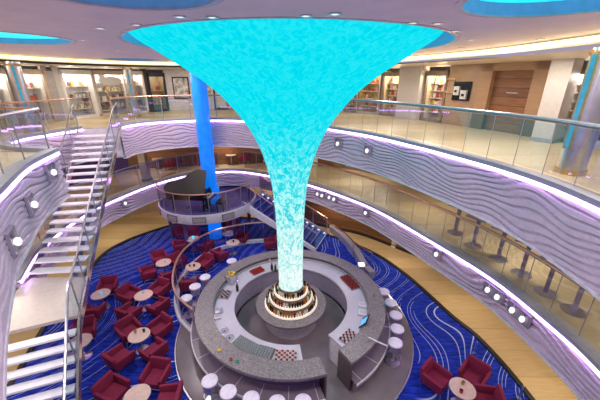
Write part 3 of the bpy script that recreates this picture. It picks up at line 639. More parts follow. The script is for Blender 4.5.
CH = [(107.6, 286, 1, 'crimson armchair behind the table by the staircase foot'), (93, 309.5, 1, 'crimson armchair with its back to the camera below the staircase-foot table'),
      (129, 293.5, 2, 'crimson armchair on the left of the second-row table'), (159, 288, 2, 'crimson armchair on the right of the second-row table'), (158, 305, 2, 'crimson armchair at lower right of the second-row table'), (129.5, 310.5, 2, 'crimson armchair at lower left of the second-row table'),
      (148.5, 271.5, 3, 'crimson armchair left of the table beside the glass partition'), (159.5, 257.5, 3, 'crimson armchair behind the table beside the glass partition'), (169, 274, 3, 'crimson armchair in front of the table beside the glass partition'),
      (129, 329, 4, 'crimson armchair at upper left of the two-candle table'), (159.5, 326.5, 4, 'crimson armchair at upper right of the two-candle table'), (153.5, 349, 4, 'crimson armchair at lower right of the two-candle table'), (119.5, 355.5, 4, 'crimson armchair at lower left of the two-candle table'),
      (155.5, 374, 5, 'crimson armchair at upper right of the bottom-edge table'), (112.5, 389.5, 5, 'crimson armchair left of the bottom-edge table'), (167.5, 398, 5, 'crimson armchair cut by the bottom edge next to the bar platform'),
      (84.5, 329.5, 6, 'crimson armchair behind the staircase rail, facing the half hidden table'),
      (181, 231, 7, 'crimson armchair under the left end of the piano stage'), (194, 233, 7, 'bright red armchair behind the table under the piano stage'), (180, 245, 7, 'crimson armchair in front left of the table under the piano stage'), (205.5, 245, 7, 'crimson armchair seen through the glass partition left of the column foot'),
      (233.5, 226.5, 8, 'crimson armchair behind the table right of the column'), (221, 224, 8, 'crimson armchair in the shade just right of the blue column'), (241.5, 236.5, 10, 'crimson armchair behind the partition glass right of the column'),
      (204.5, 261.5, 9, 'crimson armchair right of the table inside the partition'), (189, 282, 9, 'crimson armchair in front of the table inside the partition'), (220, 253, 10, 'crimson armchair inside the partition below the square set table'), (178, 260, 9, 'dim crimson armchair behind the partition glass on the left'), (270, 242, 10, 'crimson armchair alone just left of the funnel'),
      (436.5, 376.5, 11, 'crimson armchair left of the bottom-right table'), (474, 374, 11, 'crimson armchair behind the bottom-right table'), (487, 399, 11, 'crimson armchair cut by the bottom edge at right')]
a0 = None; cpos = []
for px, py, k, lab in CH:
    p = at(px, py, .42); loc = Vector((p.x, p.y, .013))
    for _ in range(12):                                       # keep clear of tables and of each other
        for o, dmin in [(tpos[q], .56) for q in tpos]+[(q, .67) for q in cpos]:
            d = Vector((loc.x-o.x, loc.y-o.y, 0))
            if d.length < dmin: loc += d.normalized()*(dmin-d.length)*(.8)
    cpos.append(loc.copy()); d = tpos[k]-loc; rz = atan2(d.y, d.x)
    if a0 is None: a0 = proto(armchair(loc, rz, lab)); a0.scale = (CHS,)*3
    else: copy_thing(a0, lab, loc, rz)
# things on the tables
for k, dx, dy, nm, m, lab in ((1, .05, -.02, 'tumbler', SCRB, 'blue drink on the table by the staircase foot'), (2, -.05, .1, 'tea_light', WHITE, 'white candle on the second-row table'), (4, -.14, .08, 'candle_jar', GOLD, 'left gold candle jar on the two-candle table'), (4, .1, .12, 'candle_jar', GREEN, 'right green candle jar on the two-candle table'),
                              (7, 0, .05, 'tumbler', SCRC, 'teal drink on the table under the piano stage'), (9, .05, 0, 'candle_jar', DARK, 'dark candle jar on the table inside the partition'), (9, -.13, -.02, 'tumbler', AMBER, 'amber tumbler on the table inside the partition'), (10, .02, .02, 'menu_stand', DARK, 'dark menu stand on the table right of the column'),
                              (11, -.1, -.12, 'candle_jar', WINE, 'dark red candle jar on the bottom-right table'), (11, .05, .1, 'candle_jar', GOLD, 'gold candle jar on the bottom-right table'), (3, .06, .02, 'tea_light', PALE, 'pale tea light on the table left of the partition')):
    o = MB().lathe([(0, 0), (.035, 0), (.045, .09), (.036, .09), (.03, .02), (0, .02)], 10).build(nm, m, None, True); o.location = tpos[k]+Vector((dx, dy, .601)); tag(o, lab, 'candle' if 'candle' in nm or 'tea' in nm else nm.replace('_', ' '))

# curved glass partition left of the bar
PA = spline([(-3.35, 7.75), (-4.1, 8.45), (-4.62, 9.4), (-4.92, 10.7), (-4.85, 11.8), (-4.35, 12.9), (-3.5, 13.6), (-2.3, 14.05), (-.9, 14.1)], .2)
railing('glass_partition', 'curved glass partition with copper handrail wrapping the left of the bar', lift(PA, .1), 1.02, GLASSM, mat('pink_copper', (.62, .36, .28), .3, .6), 1.0, .04, postm=STEEL)
struct(MB().sweep(lift(PA, 0.005), [(-.09, 0), (-.09, .16), (.09, .16), (.09, 0)]).build('trim_12', WHITE))

# ---------------------------------------------------------------- piano stage
PX, PY, PZ, PR = -4.8, 15.2, 2.03, 2.4
ps = thing('piano_stage', 'raised round white stage for the grand piano around the blue column', 'stage', (PX, PY, 0))
MB().lathe([(0, PZ-.02), (PR-.02, PZ-.02), (PR-.02, PZ), (0, PZ)], 64).build('stage_floor', mat('stage_blue', (.06, .06, .22), .5, var=.3), ps)
MB().lathe([(PR, PZ-.42), (PR+.05, PZ-.36), (PR+.05, PZ+.06), (PR, PZ+.06)], 72).build('fascia', WHITE, ps, True)
MB().lathe([(0, PZ-.44), (PR, PZ-.42), (PR, PZ-.40), (0, PZ-.41)], 48).build('underside', mat('mauve_under', (.25, .2, .3), .5), ps)
for deg in (212, 243, 275, 306):
    a = radians(deg); f = MB().box(((PR+.05)*cos(a), (PR+.05)*sin(a), PZ-.17), (.04, .62, .30), a).build('vent_frame', mat('vent_grey', (.22, .2, .2), .4, .4), ps); MB().box(((PR+.07)*cos(a), (PR+.07)*sin(a), PZ-.17), (.02, .52, .20), a).build('vent_panel', mat('vent_light', (.38, .35, .36), .4, .2), f)
for deg in (200, 250, 318, 20, 90, 150):
    a = radians(deg); MB().cyl(((PR-.35)*cos(a), (PR-.35)*sin(a), .013), .09, PZ-.45, 12).build('support_post', mat('post_purple', (.10, .07, .18), .4), ps)
arc = [Vector((PX+(PR-.02)*cos(radians(d)), PY+(PR-.02)*sin(radians(d)), PZ+.06)) for d in range(150, 349, 5)]
railing('glass_railing', 'glass balustrade with copper rail around the piano stage', arc, .98, GLASSM, COPPER, .8, .03)
# grand piano
gp = thing('grand_piano', 'black grand piano with raised lid on the round stage', 'piano', (-5.25, 13.75, PZ), radians(-6)); gp.scale = (.9, .62, .9)
out = spline([(1.0, -.55), (1.0, .85), (.45, .88), (.1, .65), (-.35, .25), (-.85, .12), (-1.12, -.08), (-1.15, -.35), (-.95, -.55)], .1, True)
def slabm(loop, z0, z1):
    n = len(loop); return MB().add([(p.x, p.y, z0) for p in loop]+[(p.x, p.y, z1) for p in loop], [tuple(range(n))[::-1], tuple(range(n, 2*n))]+[(i, (i+1) % n, n+(i+1) % n, n+i) for i in range(n)])
outl = [Vector((1, -.55, 0)), Vector((1, .85, 0))]+spline([(.6, .9), (.25, .78), (-.15, .42), (-.6, .2), (-1.0, .1), (-1.2, -.15), (-1.15, -.42), (-.95, -.55)], .12)
slabm(outl, .62, .95).build('case', BLACK, gp)
lid = slabm(outl, 0, .025); Mh = Matrix.Translation((0, -.55, .97)) @ Matrix.Rotation(radians(52), 4, 'X') @ Matrix.Translation((0, .55, 0))
lid.v = [tuple(Mh @ Vector(v)) for v in lid.v]; lid.build('lid', mat('lid_black', (.025, .022, .018), .3), gp)
MB().rbox((1.12, .15, .70), (.30, 1.35, .10), .02).build('key_bed', BLACK, gp)
MB().box((1.13, .15, .757), (.16, 1.2, .015)).build('keyboard', mat('ivory', (.75, .72, .68), .3), gp); MB().box((.97, .15, 1.02), (.03, 1.0, .2)).build('music_stand', BLACK, gp)
for x, y in ((.85, -.42), (.85, .7), (-.9, -.2)): MB().cyl((x, y, 0), .06, .62, 10, .05).build('leg', BLACK, gp)
MB().tube([(.3, .55, .95), (.2, .02, 1.62)], .012, 6).build('lid_prop', STEEL, gp); MB().box((.85, .12, .3), (.1, .25, .6)).build('pedal_lyre', BLACK, gp)
bn = thing('piano_bench', 'low black bench at the keyboard end of the piano', 'bench', (-3.72, 13.6, PZ), 0)
MB().rbox((0, 0, .46), (.36, .8, .09), .02).build('seat', BLACK, bn)
for x in (-.14, .14):
    for y in (-.34, .34): MB().cyl((x, y, 0), .025, .43, 8).build('leg', BLACK, bn)
# curved steps from the stage down to the carpet, right behind the funnel
ss = thing('stage_steps', 'blue carpeted steps with lit edges descending from the piano stage', 'steps', (0, 0, 0))
A = Vector((-2.55, 15.3, PZ)); B = Vector((1.1, 13.9, .02)); dd = (B-A); dd.z = 0; dl_ = dd.length; u = dd.normalized(); nrm = Vector((-u.y, u.x, 0)); NS = 12
sb = mat('step_blue', (.03, .09, .42), .7, var=.4, scale=25)
for k in range(NS):
    c = A+u*(dl_*(k+.5)/NS); z = .02+PZ*(1-(k+1)/(NS+1))
    MB().box((c.x, c.y, z-.07), (dl_/NS+.06, 1.75, .14), atan2(u.y, u.x)).build('step', sb, ss)
    e = A+u*(dl_*(k+1)/NS); MB().box((e.x, e.y, z+.008), (.03, 1.75, .015), atan2(u.y, u.x)).build('nosing', mat('pale_nosing', (.45, .55, .8), .4), ss)
    l = e+nrm*.80; MB().box((l.x-u.x*.1, l.y-u.y*.1, z+.03), (.09, .05, .05), atan2(u.y, u.x)).build('step_light', LAMPW, ss)
for s, m in ((-1, WHITE), (1, mat('mauve_curb', (.30, .27, .36), .4))):
    P0 = A+nrm*s*.92; P1 = B+nrm*s*.92; q = MB(); w = nrm*.05
    q.add([P0-w+Vector((0, 0, -.35)), P0+w+Vector((0, 0, -.35)), P0+w+Vector((0, 0, .10)), P0-w+Vector((0, 0, .10)), P1-w, P1+w, P1+w+Vector((0, 0, .2)), P1-w+Vector((0, 0, .2))], [(0, 1, 2, 3), (7, 6, 5, 4), (0, 4, 5, 1), (1, 5, 6, 2), (2, 6, 7, 3), (3, 7, 4, 0)]); q.build('stringer', m, ss)
railing('step_railing', 'copper stair rail on the near side of the stage steps', [A-nrm*.92+u*.3+Vector((0, 0, .0)), A-nrm*.92+u*1.2+Vector((0, 0, -.5)), B-nrm*.92+Vector((0, 0, .12))], .92, GLASSM, COPPER, .9, .028)
railing('step_railing', 'copper stair rail on the far side of the stage steps', [A+nrm*.92+Vector((0, 0, .05)), B+nrm*.92+Vector((0, 0, .12))], .9, GLASSM, COPPER, .9, .028)
# low curb and bronze handrail between carpet and walkway behind the bar
CB = spline([at(331, 229, .1), at(345, 241, .1), at(356, 254, .1), at(364, 268, .1), at(372, 277, .1)], .2)
struct(MB().sweep([Vector((p.x, p.y, .01)) for p in CB], [(-.14, 0), (-.14, .34), (.14, .34), (.14, 0)]).build('trim_13', mat('mauve_curb', (.3, .27, .36), .4)))
o = thing('light_bollard', 'bright chrome lamp at the end of the low curb behind the bar', 'lamp', at(361, 270, .34)); MB().rbox((0, 0, .12), (.22, .22, .24), .03).build('body', STEEL, o); MB().rbox((0, 0, .27), (.26, .26, .06), .02).build('lens', LAMPW, o); MB().box((.2, .08, .2), (.3, .05, .05)).build('arm', STEEL, o)
rp = [at(303, 203, .9), at(318, 214, 1.0), at(330, 224, 1.0), at(345, 233, .95), at(354, 242, .8), at(366, 250, .55), at(372, 253, .45)]
o0 = Vector((rp[0].x, rp[0].y, 0)); o = thing('walkway_handrail', 'thin bronze handrail stepping down along the tan walkway behind the funnel', 'handrail', o0)
MB().tube([p-o0 for p in rp], .03, 8).build('rail', mat('bronze_rail', (.25, .12, .12), .35, .6), o, True)
for p in rp[::2]: MB().cyl((p.x-o0.x, p.y-o0.y, 0.01), .018, p.z-.01, 8).build('post', STEEL, o)

# ---------------------------------------------------------------- open staircase on the left
NST = 19
zk = lambda k: ZU-.17*k
rightE = spline([(-7.2, 12.42), (-6.8, 10.95), (-6.47, 9.47), (-6.15, 8.22), (-5.87, 7.12)], .02); leftE = spline([(-8.45, 12.0), (-8.0, 10.7), (-7.72, 9.6), (-7.45, 8.2), (-7.25, 7.0)], .02)
def frac(P, f): return P[min(len(P)-1, int(round(f*(len(P)-1))))]
stw = thing('open_staircase', 'white open-tread staircase descending on the left from the upper gallery', 'staircase', (0, 0, 0))
TRD = mat('silver_tread', (.84, .81, .86), .3, 0, .04); LAND = mat('landing_stone', (.60, .52, .46), .25, var=.06)
def tread(l, r, z, depth, fwd):
    m = MB(); f = fwd*depth
    m.add([l+Vector((0, 0, z-.05)), r+Vector((0, 0, z-.05)), r+f+Vector((0, 0, z-.05)), l+f+Vector((0, 0, z-.05)), l+Vector((0, 0, z)), r+Vector((0, 0, z)), r+f+Vector((0, 0, z)), l+f+Vector((0, 0, z))], [(3, 2, 1, 0), (4, 5, 6, 7), (0, 1, 5, 4), (1, 2, 6, 5), (2, 3, 7, 6), (3, 0, 4, 7)])
    return m
RE, LE = [], []
for k in range(1, NST):
    f = k/NST; l = frac(leftE, f); r = frac(rightE, f); fw = Vector((.0, -1, 0)).lerp(Vector((.1, -1, 0)), f)
    RE.append(Vector((r.x, r.y, zk(k)))); LE.append(Vector((l.x, l.y, zk(k))))
    tread(l, r, zk(k), .25, fw).build('tread', TRD, stw)
zl = zk(NST)
la = fill('landing', [[(-7.3, 7.05), (-5.85, 7.12), (-5.55, 6.5), (-5.1, 5.62), (-6.3, 5.1), (-7.2, 5.9)]], zl-.08, LAND, thick=.08); la.parent = stw
R2, L2 = [], []
for k in range(1, 13):
    r = Vector((-5.1+.088*k, 5.62-.205*k, 0)); l = Vector((-6.3+.088*k, 5.1-.19*k, 0)); z = zl-.17*k
    R2.append(Vector((r.x, r.y, z))); L2.append(Vector((l.x, l.y, z)))
    tread(l, r, z, .20, Vector((.4, -.91, 0))).build('tread', TRD, stw)
def stringer(pts, m, nm, w=.05, h=.16):
    MB().sweep(pts, [(-w/2, -h), (-w/2, .06), (w/2, .06), (w/2, -h)]).build(nm, m, stw)
top = Vector((-7.16, 12.5, ZU)); cr = Vector((-5.82, 7.05, zl)); cr2 = Vector((-5.06, 5.6, zl))
full = [top]+RE+[cr, Vector((-5.5, 6.45, zl)), cr2]+R2
stringer([p+Vector((.05, 0, 0)) for p in full], mat('polished_steel', (.78, .76, .68), .18, .9), 'right_stringer')
stringer([Vector((-8.5, 12.05, ZU))]+[p-Vector((.04, 0, 0)) for p in LE]+[Vector((-7.34, 6.95, zl))], STEEL, 'left_stringer')
struct_in = MB().sweep([p+Vector((-.45, 0, -.2)) for p in full[1:NST]], [(-.04, -.2), (-.04, 0), (.04, 0), (.04, -.2)]).build('centre_beam', KERB, stw)
railing('stair_railing', 'blue-tinted glass balustrade on the outer side of the open staircase', [p+Vector((.05, 0, 0)) for p in full], .95, GLASSB, STEEL, 1.1, .028, zoff=.02)
railing('stair_railing', 'glass balustrade on the wall side of the open staircase top flight', [Vector((-8.5, 12.05, ZU))]+[p-Vector((.04, 0, 0)) for p in LE[:15]], .95, GLASS, STEEL, 1.1, .028, zoff=.02)

# ---------------------------------------------------------------- shop fronts of the upper deck
goodsM = [mat('goods_white', (.75, .72, .7), .4), mat('goods_red', (.5, .08, .06), .4), mat('goods_gold', (.6, .42, .15), .4), mat('goods_brown', (.25, .13, .07), .4), mat('goods_blue', (.08, .15, .4), .4), mat('goods_pink', (.7, .35, .35), .4)]
gproto = {}
LIGHTS = []
def wallpt(px, pl, py=90): p, d = hit(px, py, pl); return Vector((p.x, p.y, 0)), d
def span(x0, x1, pl, py=90):
    a, _ = wallpt(x0, pl, py); b, _ = wallpt(x1, pl, py)
    # seen from the hall: a is left, b right; n points into the hall
    d = (b-a); w = d.length; d.normalize(); n = Vector((d.y, -d.x, 0))
    return a, b, d, n, w, atan2(d.y, d.x)
cnt = [0]
def panel(name, x0, x1, pl, z0, z1, m, off=0, thick=.1, py=90, kind='wall'):
    a, b, d, n, w, rz = span(x0, x1, pl, py); c = (a+b)/2-n*(thick/2-off)
    o = MB().box((0, 0, (z1-z0)/2), (w+.02, thick, z1-z0)).build(name, m); o.location = (c.x, c.y, z0); o.rotation_euler = (0, 0, rz); return o
def shop(x0, x1, pl, z0, z1, label, frm, back, goods, shelves=4, glabel='', py=90, deep=.7, ncol=5, light=18, gm=None, lc=(1, .93, .82)):
    a, b, d, n, w, rz = span(x0, x1, pl, py); c = (a+b)/2; h = z1-z0
    t = thing('shop_display', label, 'shop display', (c.x, c.y, z0), rz)         # local: x right, y away from hall
    MB().box((0, deep, h/2), (w, .05, h)).build('back_panel', back, t)
    for s in (1, -1): MB().box((s*(w/2-.01), deep/2, h/2), (.04, deep, h)).build('side_panel', back, t)
    f = MB(); e = .09
    for s in (1, -1): f.box((s*(w/2-e/2), -.03, h/2), (e, .12, h))
    f.box((0, -.03, h-.1), (w, .12, .2)); f.box((0, -.03, .06), (w, .12, .12)); f.build('frame', frm, t)
    zs = [h*(.18+.72*i/shelves) for i in range(shelves)]
    for z in zs: MB().box((0, deep-.22, z), (w-.1, .4, .03)).build('shelf', mat('shelf_pale', (.68, .62, .55), .4), t)
    Mw = Matrix.Translation((c.x, c.y, z0)) @ Matrix.Rotation(rz, 4, 'Z')
    for z in zs:
        for q in range(ncol):
            k = R.choice(gm or range(6)); x = (q-(ncol-1)/2)*(w-.3)/ncol+R.uniform(-.03, .03)
            if k not in gproto:
                o = MB().rbox((0, 0, .09), (.13, .1, .18), .015, seg=1).build('product_box', goodsM[k]); MB().box((0, 0, .19), (.07, .06, .03)).build('lid', goodsM[(k+1) % 6], o); gproto[k] = o; PROTO[o.name] = kids(o); tag(o, glabel, 'box', glabel)
            else: o = copy_thing(gproto[k], glabel, (0, 0, 0), 0, glabel)
            o.location = Mw @ Vector((x, deep-.25, z+.017)); o.rotation_euler = (0, 0, rz); s = R.uniform(.8, 1.35); o.scale = (s, 1, s)
    if light: LIGHTS.append((Mw @ Vector((0, .2, h-.25)), light, lc))
    return t
ZT = ZC-.24
# left: three framed windows, white boutique, cases, poster
shop(-12, 11, WALL_U, ZU, ZT-.15, 'beige framed shop window at the left photo edge with pale shelves', BEIGE, SHOPW, 1, 3, 'small boxed goods in the window at the left photo edge', gm=[0, 1, 3, 0])
shop(22, 47, WALL_U, ZU, ZT-.15, 'beige framed shop window right of the left decorative pillar', BEIGE, SHOPW, 1, 3, 'small boxed goods in the window right of the left pillar', gm=[0, 1, 3, 5])
panel('wall_upper_left', 46.5, 51, WALL_U, ZU, ZT, mat('taupe_wall', (.36, .30, .27), .5)); panel('door_1', 51, 58, WALL_U, ZU, ZT-.2, mat('grey_door', (.35, .32, .32), .4))['kind'] = 'structure'
o = panel('wall_upper_pier', 58, 63, WALL_U, ZU, ZT, STONE); struct(o)
for nm in ('wall_upper_left',): struct(bpy.data.objects[nm])
shop(63, 94, WALL_U, ZU, ZT-.12, 'bright white boutique left part with gold rail racks', SHOPW, mat('boutique_white', (.85, .83, .80), .5), 1, 3, 'small goods in the left part of the white boutique', ncol=6, light=30, gm=[0, 2, 0, 3])
shop(95, 127, WALL_U, ZU, ZT-.12, 'bright white boutique right part with curved sign', mat('tan_frame', (.5, .42, .36), .4), MATS['boutique_white'], 1, 4, 'small goods in the right part of the white boutique', ncol=7, light=30, gm=[0, 2, 3, 0])
a, b, d, n, w, rz = span(101, 118, WALL_U, 80)
sg = thing('curved_sign', 'white leaf-shaped hanging panel in the white boutique', 'sign', ((a+b).x/2+n.x*.05, (a+b).y/2+n.y*.05, 7.75), rz)
MB().lathe([(0, -.03), (.5, -.03), (.5, .03), (0, .03)], 24).build('panel', SHOPW, sg); kids(sg)[0].rotation_euler = (pi/2, 0, 0); kids(sg)[0].scale = (1.1, .42, 1); MB().box((-.35, 0, .2), (.25, .05, .4)).build('bracket', SHOPW, sg)
shop(133, 145, WALL_U, ZU, ZT-.12, 'narrow white shop bay with small shelves right of the thin pillar', SHOPW, MATS['boutique_white'], 1, 3, 'small goods in the narrow white bay', ncol=3, light=10)
struct(panel('wall_upper_dark', 144, 149, WALL_U, ZU, ZT, mat('dark_brown_wall', (.06, .04, .03), .5)))
shop(149, 166, WALL_U, ZU, ZT-.2, 'navy framed display case left of the blue column', NAVY, mat('case_tan', (.5, .38, .22), .5), 1, 2, 'small goods in the left navy display case', ncol=3, light=8)
struct(panel('wall_upper_back', 166, 225, WALL_U, ZU, ZT, WHITE))
for x0, x1, lab, fm in ((173, 189.5, 'black and white framed poster left of the blue column', DARK), (205, 213, 'pale framed poster right of the blue column', WHITE)):
    a, b, d, n, w, rz = span(x0, x1, WALL_U, 88); c = (a+b)/2+n*.05
    t = thing('wall_poster', lab, 'poster', (c.x, c.y, ZU+.7), rz); f = MB()
    MB().box((0, 0, .6), (w, .04, 1.25)).build('frame', fm, t); MB().box((0, -.025, .6), (w-.14, .01, 1.1)).build('picture', mat('poster_mottle', (.5, .5, .52), .5, var=.9, scale=4), t)
shop(213, 234, WALL_U, ZU, ZT-.2, 'navy framed display case right of the blue column', NAVY, MATS['case_tan'], 1, 1, 'small goods in the right navy display case', ncol=3, light=8)
struct(panel('wall_upper_middle', 225, 345, WALL_U, ZU, ZT, mat('taupe_wall2', (.40, .33, .28), .5)))
for i, (px, py, lab) in enumerate(((86, 112, 'gold framed display rack in front of the left white boutique'), (104, 111, 'gold framed display rack at the middle of the white boutique'), (121, 109, 'gold framed display rack beside the thin pillar'))):
    p = at(px, py+4, ZU); t = thing('display_rack', lab, 'rack', p, .5)
    for x in (-.4, .4):
        for y in (-.2, .2): MB().tube([(x, y, .0), (x, y, 1.25)], .025, 6).build('post', GOLD, t)
    for z in (.25, .7, 1.2): MB().box((0, 0, z), (.84, .44, .03)).build('shelf', SHOPW, t)
    for z in (.27, .72):
        for x in (-.22, .18):
            o = copy_thing(gproto[(0, 3)[(i+int(z > .5)) % 2]], 'small boxed goods on the gold boutique racks', t.matrix_basis @ Vector((x, 0, z)), .5, 'goods on the gold racks'); o.scale = (1.5, 1.5, 1.4); o.location = p+Vector((x*cos(.5), x*sin(.5), z))
# right: warm shops, pillars, wood wall with door
shop(345, 358, WALL_U, ZU, ZT-.15, 'amber lit shop bay tucked behind the funnel on the right', DBROWN, mat('amber_back', (.60, .42, .16), .5), 1, 4, 'bottles and boxes in the amber bay', ncol=3, light=14, gm=[2, 3, 1], lc=(1, .8, .5))
shop(358, 381, WALL_U, ZU, ZT-.15, 'warm shop bay with slim metal uprights right of the funnel', STEEL, MATS['amber_back'], 1, 4, 'goods in the slim upright bay', ncol=4, light=14, gm=[2, 3, 1, 5], lc=(1, .85, .6))
shop(382.5, 405, WALL_U, ZU, ZT-.2, 'dark framed perfume window left of the grey pier', DBROWN, mat('cream_back', (.72, .60, .40), .5), 1, 5, 'perfume boxes left of the grey pier', ncol=7, light=42, gm=[2, 3, 0, 5, 1], lc=(1, .88, .65))
shop(425, 447, WALL_U, ZU, ZT-.2, 'dark framed perfume window right of the grey pier', DBROWN, MATS['cream_back'], 1, 5, 'perfume boxes right of the grey pier', ncol=7, light=42, gm=[2, 3, 0, 5, 1, 5], lc=(1, .88, .65))
t = panel('stone_pier', 403, 424, WALL_U, ZU, ZT, STONE, .35, .5); tag(t, 'wide grey stone pier between two perfume windows', 'pier')
struct(panel('wall_upper_right', 447, 479, WALL_U, ZU, ZT, mat('mocha_panel', (.33, .21, .13), .4)))
a, b, d, n, w, rz = span(453, 470, WALL_U, 96); c = (a+b)/2+n*.04
t = thing('coffee_machine_niche', 'black wall niche holding two white appliances beside the wood door', 'wall niche', (c.x, c.y, ZU+1.0), rz)
MB().box((0, .02, .35), (w, .08, .72)).build('niche_panel', BLACK, t)
for x, z in ((-w*.22, .36), (w*.22, .22)): MB().rbox((x, -.06, z), (w*.34, .12, .34), .02).build('appliance', mat('appliance_grey', (.5, .5, .5), .3), t); MB().cyl((x, -.13, z-.05), .05, .08, 8).build('spout', BLACK, t)
for i, (px, py, lab) in enumerate(((451.5, 79, 'upper small brass strip light on mocha wall'), (448.5, 92, 'lower small brass strip light on mocha wall'))):
    p, dd_ = hit(px, py, WALL_U); o = MB().box((0, 0, 0), (.4, .05, .05)).build('strip_lamp', LAMPW if i else SHELFL); o.location = p+Vector((-.04, -.02, 0)); o.rotation_euler = (0, 0, atan2(dd_.y, dd_.x)); tag(o, lab, 'lamp'); MB().box((0, .03, 0), (.44, .02, .08)).build('backplate', GOLD, o)
# wood door with frame
a, b, d, n, w, rz = span(479, 548, WALL_U, 90); c = (a+b)/2
t = thing('wood_doorway', 'wide brown wood doorway with light wood surround on the upper right', 'door', (c.x, c.y, ZU), rz); H = ZT-ZU
MB().box((0, .12, H/2-.07), (w-.5, .08, H-.14)).build('door_leaf', WOODP, t)
for s in (1, -1): MB().box((s*(w/2-.24), -.0, H/2), (.50, .22, H)).build('jamb', WOODL, t)
MB().box((0, 0, H-.12), (w, .22, .26)).build('header', WOODL, t); MB().box((.05, .06, 1.35), (w*.16, .04, .025)).build('handle', STEEL, t)
p = at(548, 143, ZU)
t = thing('stone_pier', 'pale square stone pier right of the wood doorway', 'pier', (p.x+.12, p.y+.3, ZU), radians(-62)); MB().box((0, 0, (ZT-ZU)/2), (.55, .55, ZT-ZU)).build('shaft', STONE, t); MB().box((0, 0, .06), (.6, .6, .12)).build('plinth', KERB, t)
shop(568, 600, WALL_U, ZU, ZT-.2, 'perfume window at the far right edge behind the shining pillar', DBROWN, MATS['boutique_white'], 1, 6, 'perfume boxes at the far right edge', ncol=6, light=20, gm=[0, 5, 4, 1, 0])
struct(MB().sweep(lift(spline([(x*1.12+.0, y*1.06+.3) for x, y in WALL_U], .8), ZU), [(0, 0), (0, 2.6), (-.1, 2.6), (-.1, 0)]).build('wall_outer', mat('taupe_back', (.30, .25, .22), .6)))
# decorative shining pillars
def pillar(x, y, r, label):
    t = thing('decorative_pillar', label, 'pillar', (x, y, ZU), atan2(-y, -x)-(.75 if x > 0 else 0))
    MB().lathe([(r, 0), (r, ZC-.24-ZU)], 28).build('shaft', STEEL, t, True)
    MB().box((r*.95, 0, 1.4), (.05, r*.38, 1.7)).build('blue_insert', mat('insert_blue', (.06, .30, .48), .2, emit=(.0, .22, .40), es=.3), t)
    for s in (1, -1): MB().box((r*.90, s*r*.27, 1.4), (.06, .04, 1.8)).build('gold_strip', GOLD, t)
    MB().lathe([(r+.03, 0), (r+.03, .1), (r, .1)], 28).build('base_ring', GOLD, t); MB().lathe([(r, 2.2), (r+.05, 2.26), (r, 2.26)], 28).build('collar', GOLD, t)
pillar(5.56, 6.15, .24, 'shiny pillar with a blue light insert behind right glass rail')
pillar(-9.45, 11.05, .22, 'shiny pillar with blue insert at the left shop windows'); pillar(-8.3, 16.1, .19, 'thin shiny pillar with blue insert left of the navy display case')

# ---------------------------------------------------------------- middle level walls, furniture
ZS = 4.83
wallstrip('wall_middle', [(x*1.03, y*1.03) for x, y in WALL_M], ZM, ZS, mat('tan_wall2', (.40, .30, .20), .5))
def mpanel(nm, x0, x1, m, lab=None, py=160, off=.05): return struct(panel(nm, x0, x1, WALL_M, ZM, ZS, m, off, .08, py))
mpanel('wall_middle_dark', 52, 128, mat('quilted_purple', (.05, .025, .13), .5, var=.6, scale=14))
mpanel('wall_middle_wood', 128, 262, WOODP)
for i, px in enumerate((129, 152, 173, 191, 193, 210, 247, 262)): struct(panel(f'trim_{20+i}', px-1.2, px+1.2, WALL_M, ZM, ZS, WOODL, .12, .1, 160))
mpanel('wall_middle_white', 304, 318, SHOPW); mpanel('wall_middle_walnut', 318, 334, WOODP); mpanel('wall_middle_khaki', 334, 344, mat('khaki', (.28, .2, .1), .5)); mpanel('wall_middle_oak', 393, 440, WOODP, py=190)
for i, (x0, x1) in enumerate(((344, 357), (357.5, 368.5), (369, 381), (381.5, 392))):
    shop(x0, x1, WALL_M, ZM, ZS-.05, ['white shop bay of the middle gallery closest to the funnel', 'second white shop bay of the middle gallery from the funnel', 'third white shop bay of the middle gallery from the funnel', 'fourth white shop bay of the middle gallery, next to oak wall'][i], mat('pink_frame', (.30, .2, .2), .4), MATS['boutique_white'], 1, 3, ['goods in the first middle bay', 'goods in the second middle bay', 'goods in the third middle bay', 'goods in the fourth middle bay'][i], py=170, ncol=3, light=16, gm=[0, 3, 0])
# high tables by the middle railing on the right
def hightable(loc, rz, label):
    t = thing('high_table', label, 'table', loc, rz, 'high tables along the right middle gallery')
    MB().lathe([(0, 0), (.24, 0), (.24, .015), (.05, .03), (0, .03)], 20).build('base', STEEL, t); MB().box((0, 0, .5), (.09, .09, .95)).build('stem', mat('mauve_metal', (.30, .25, .36), .4, .4), t); MB().rbox((0, 0, .98), (.60, .46, .05), .015).build('tabletop', mat('mauve_top', (.28, .25, .30), .4), t); return t
HT = [(455, 233), (473, 246), (498, 259), (521, 274), (545, 292.5), (573, 311)]
h0 = None
for i, (px, py) in enumerate(HT):
    p = at(px, py, ZM); lab = f'mauve high table behind the right middle railing, {ORD[i]} from the left of six'
    if h0 is None: h0 = proto(hightable(p, radians(-60), lab))
    else: copy_thing(h0, lab, p, radians(-60+4*i))
for i, (px, py, lab) in enumerate(((160, 168, 'round white table on the middle gallery left of the blue column'), (232, 164, 'round white table on the middle gallery right of the blue column'))):
    copy_thing(c0, lab, at(px, py, ZM)+Vector((0, -.1, 0)), 0, 'tables on the back middle gallery')
for i, (px, py, ang, lab) in enumerate(((172, 169.5, 3.1, 'dark red chair on the middle gallery beside the wood panelling'), (217, 163, 0, 'dark red chair on the middle gallery just right of the blue column'), (245, 163, 3.1, 'dark red chair on the middle gallery near the funnel edge'), (88, 176, -.6, 'red chair on the middle gallery seen between the stair treads'), (66, 186, -.3, 'red chair on the middle gallery at left seen between the stair treads'), (112, 171, -2.4, 'red chair on the middle gallery right of the staircase'))):
    copy_thing(a0, lab, at(px, py, ZM), ang, 'red chairs on the middle gallery')
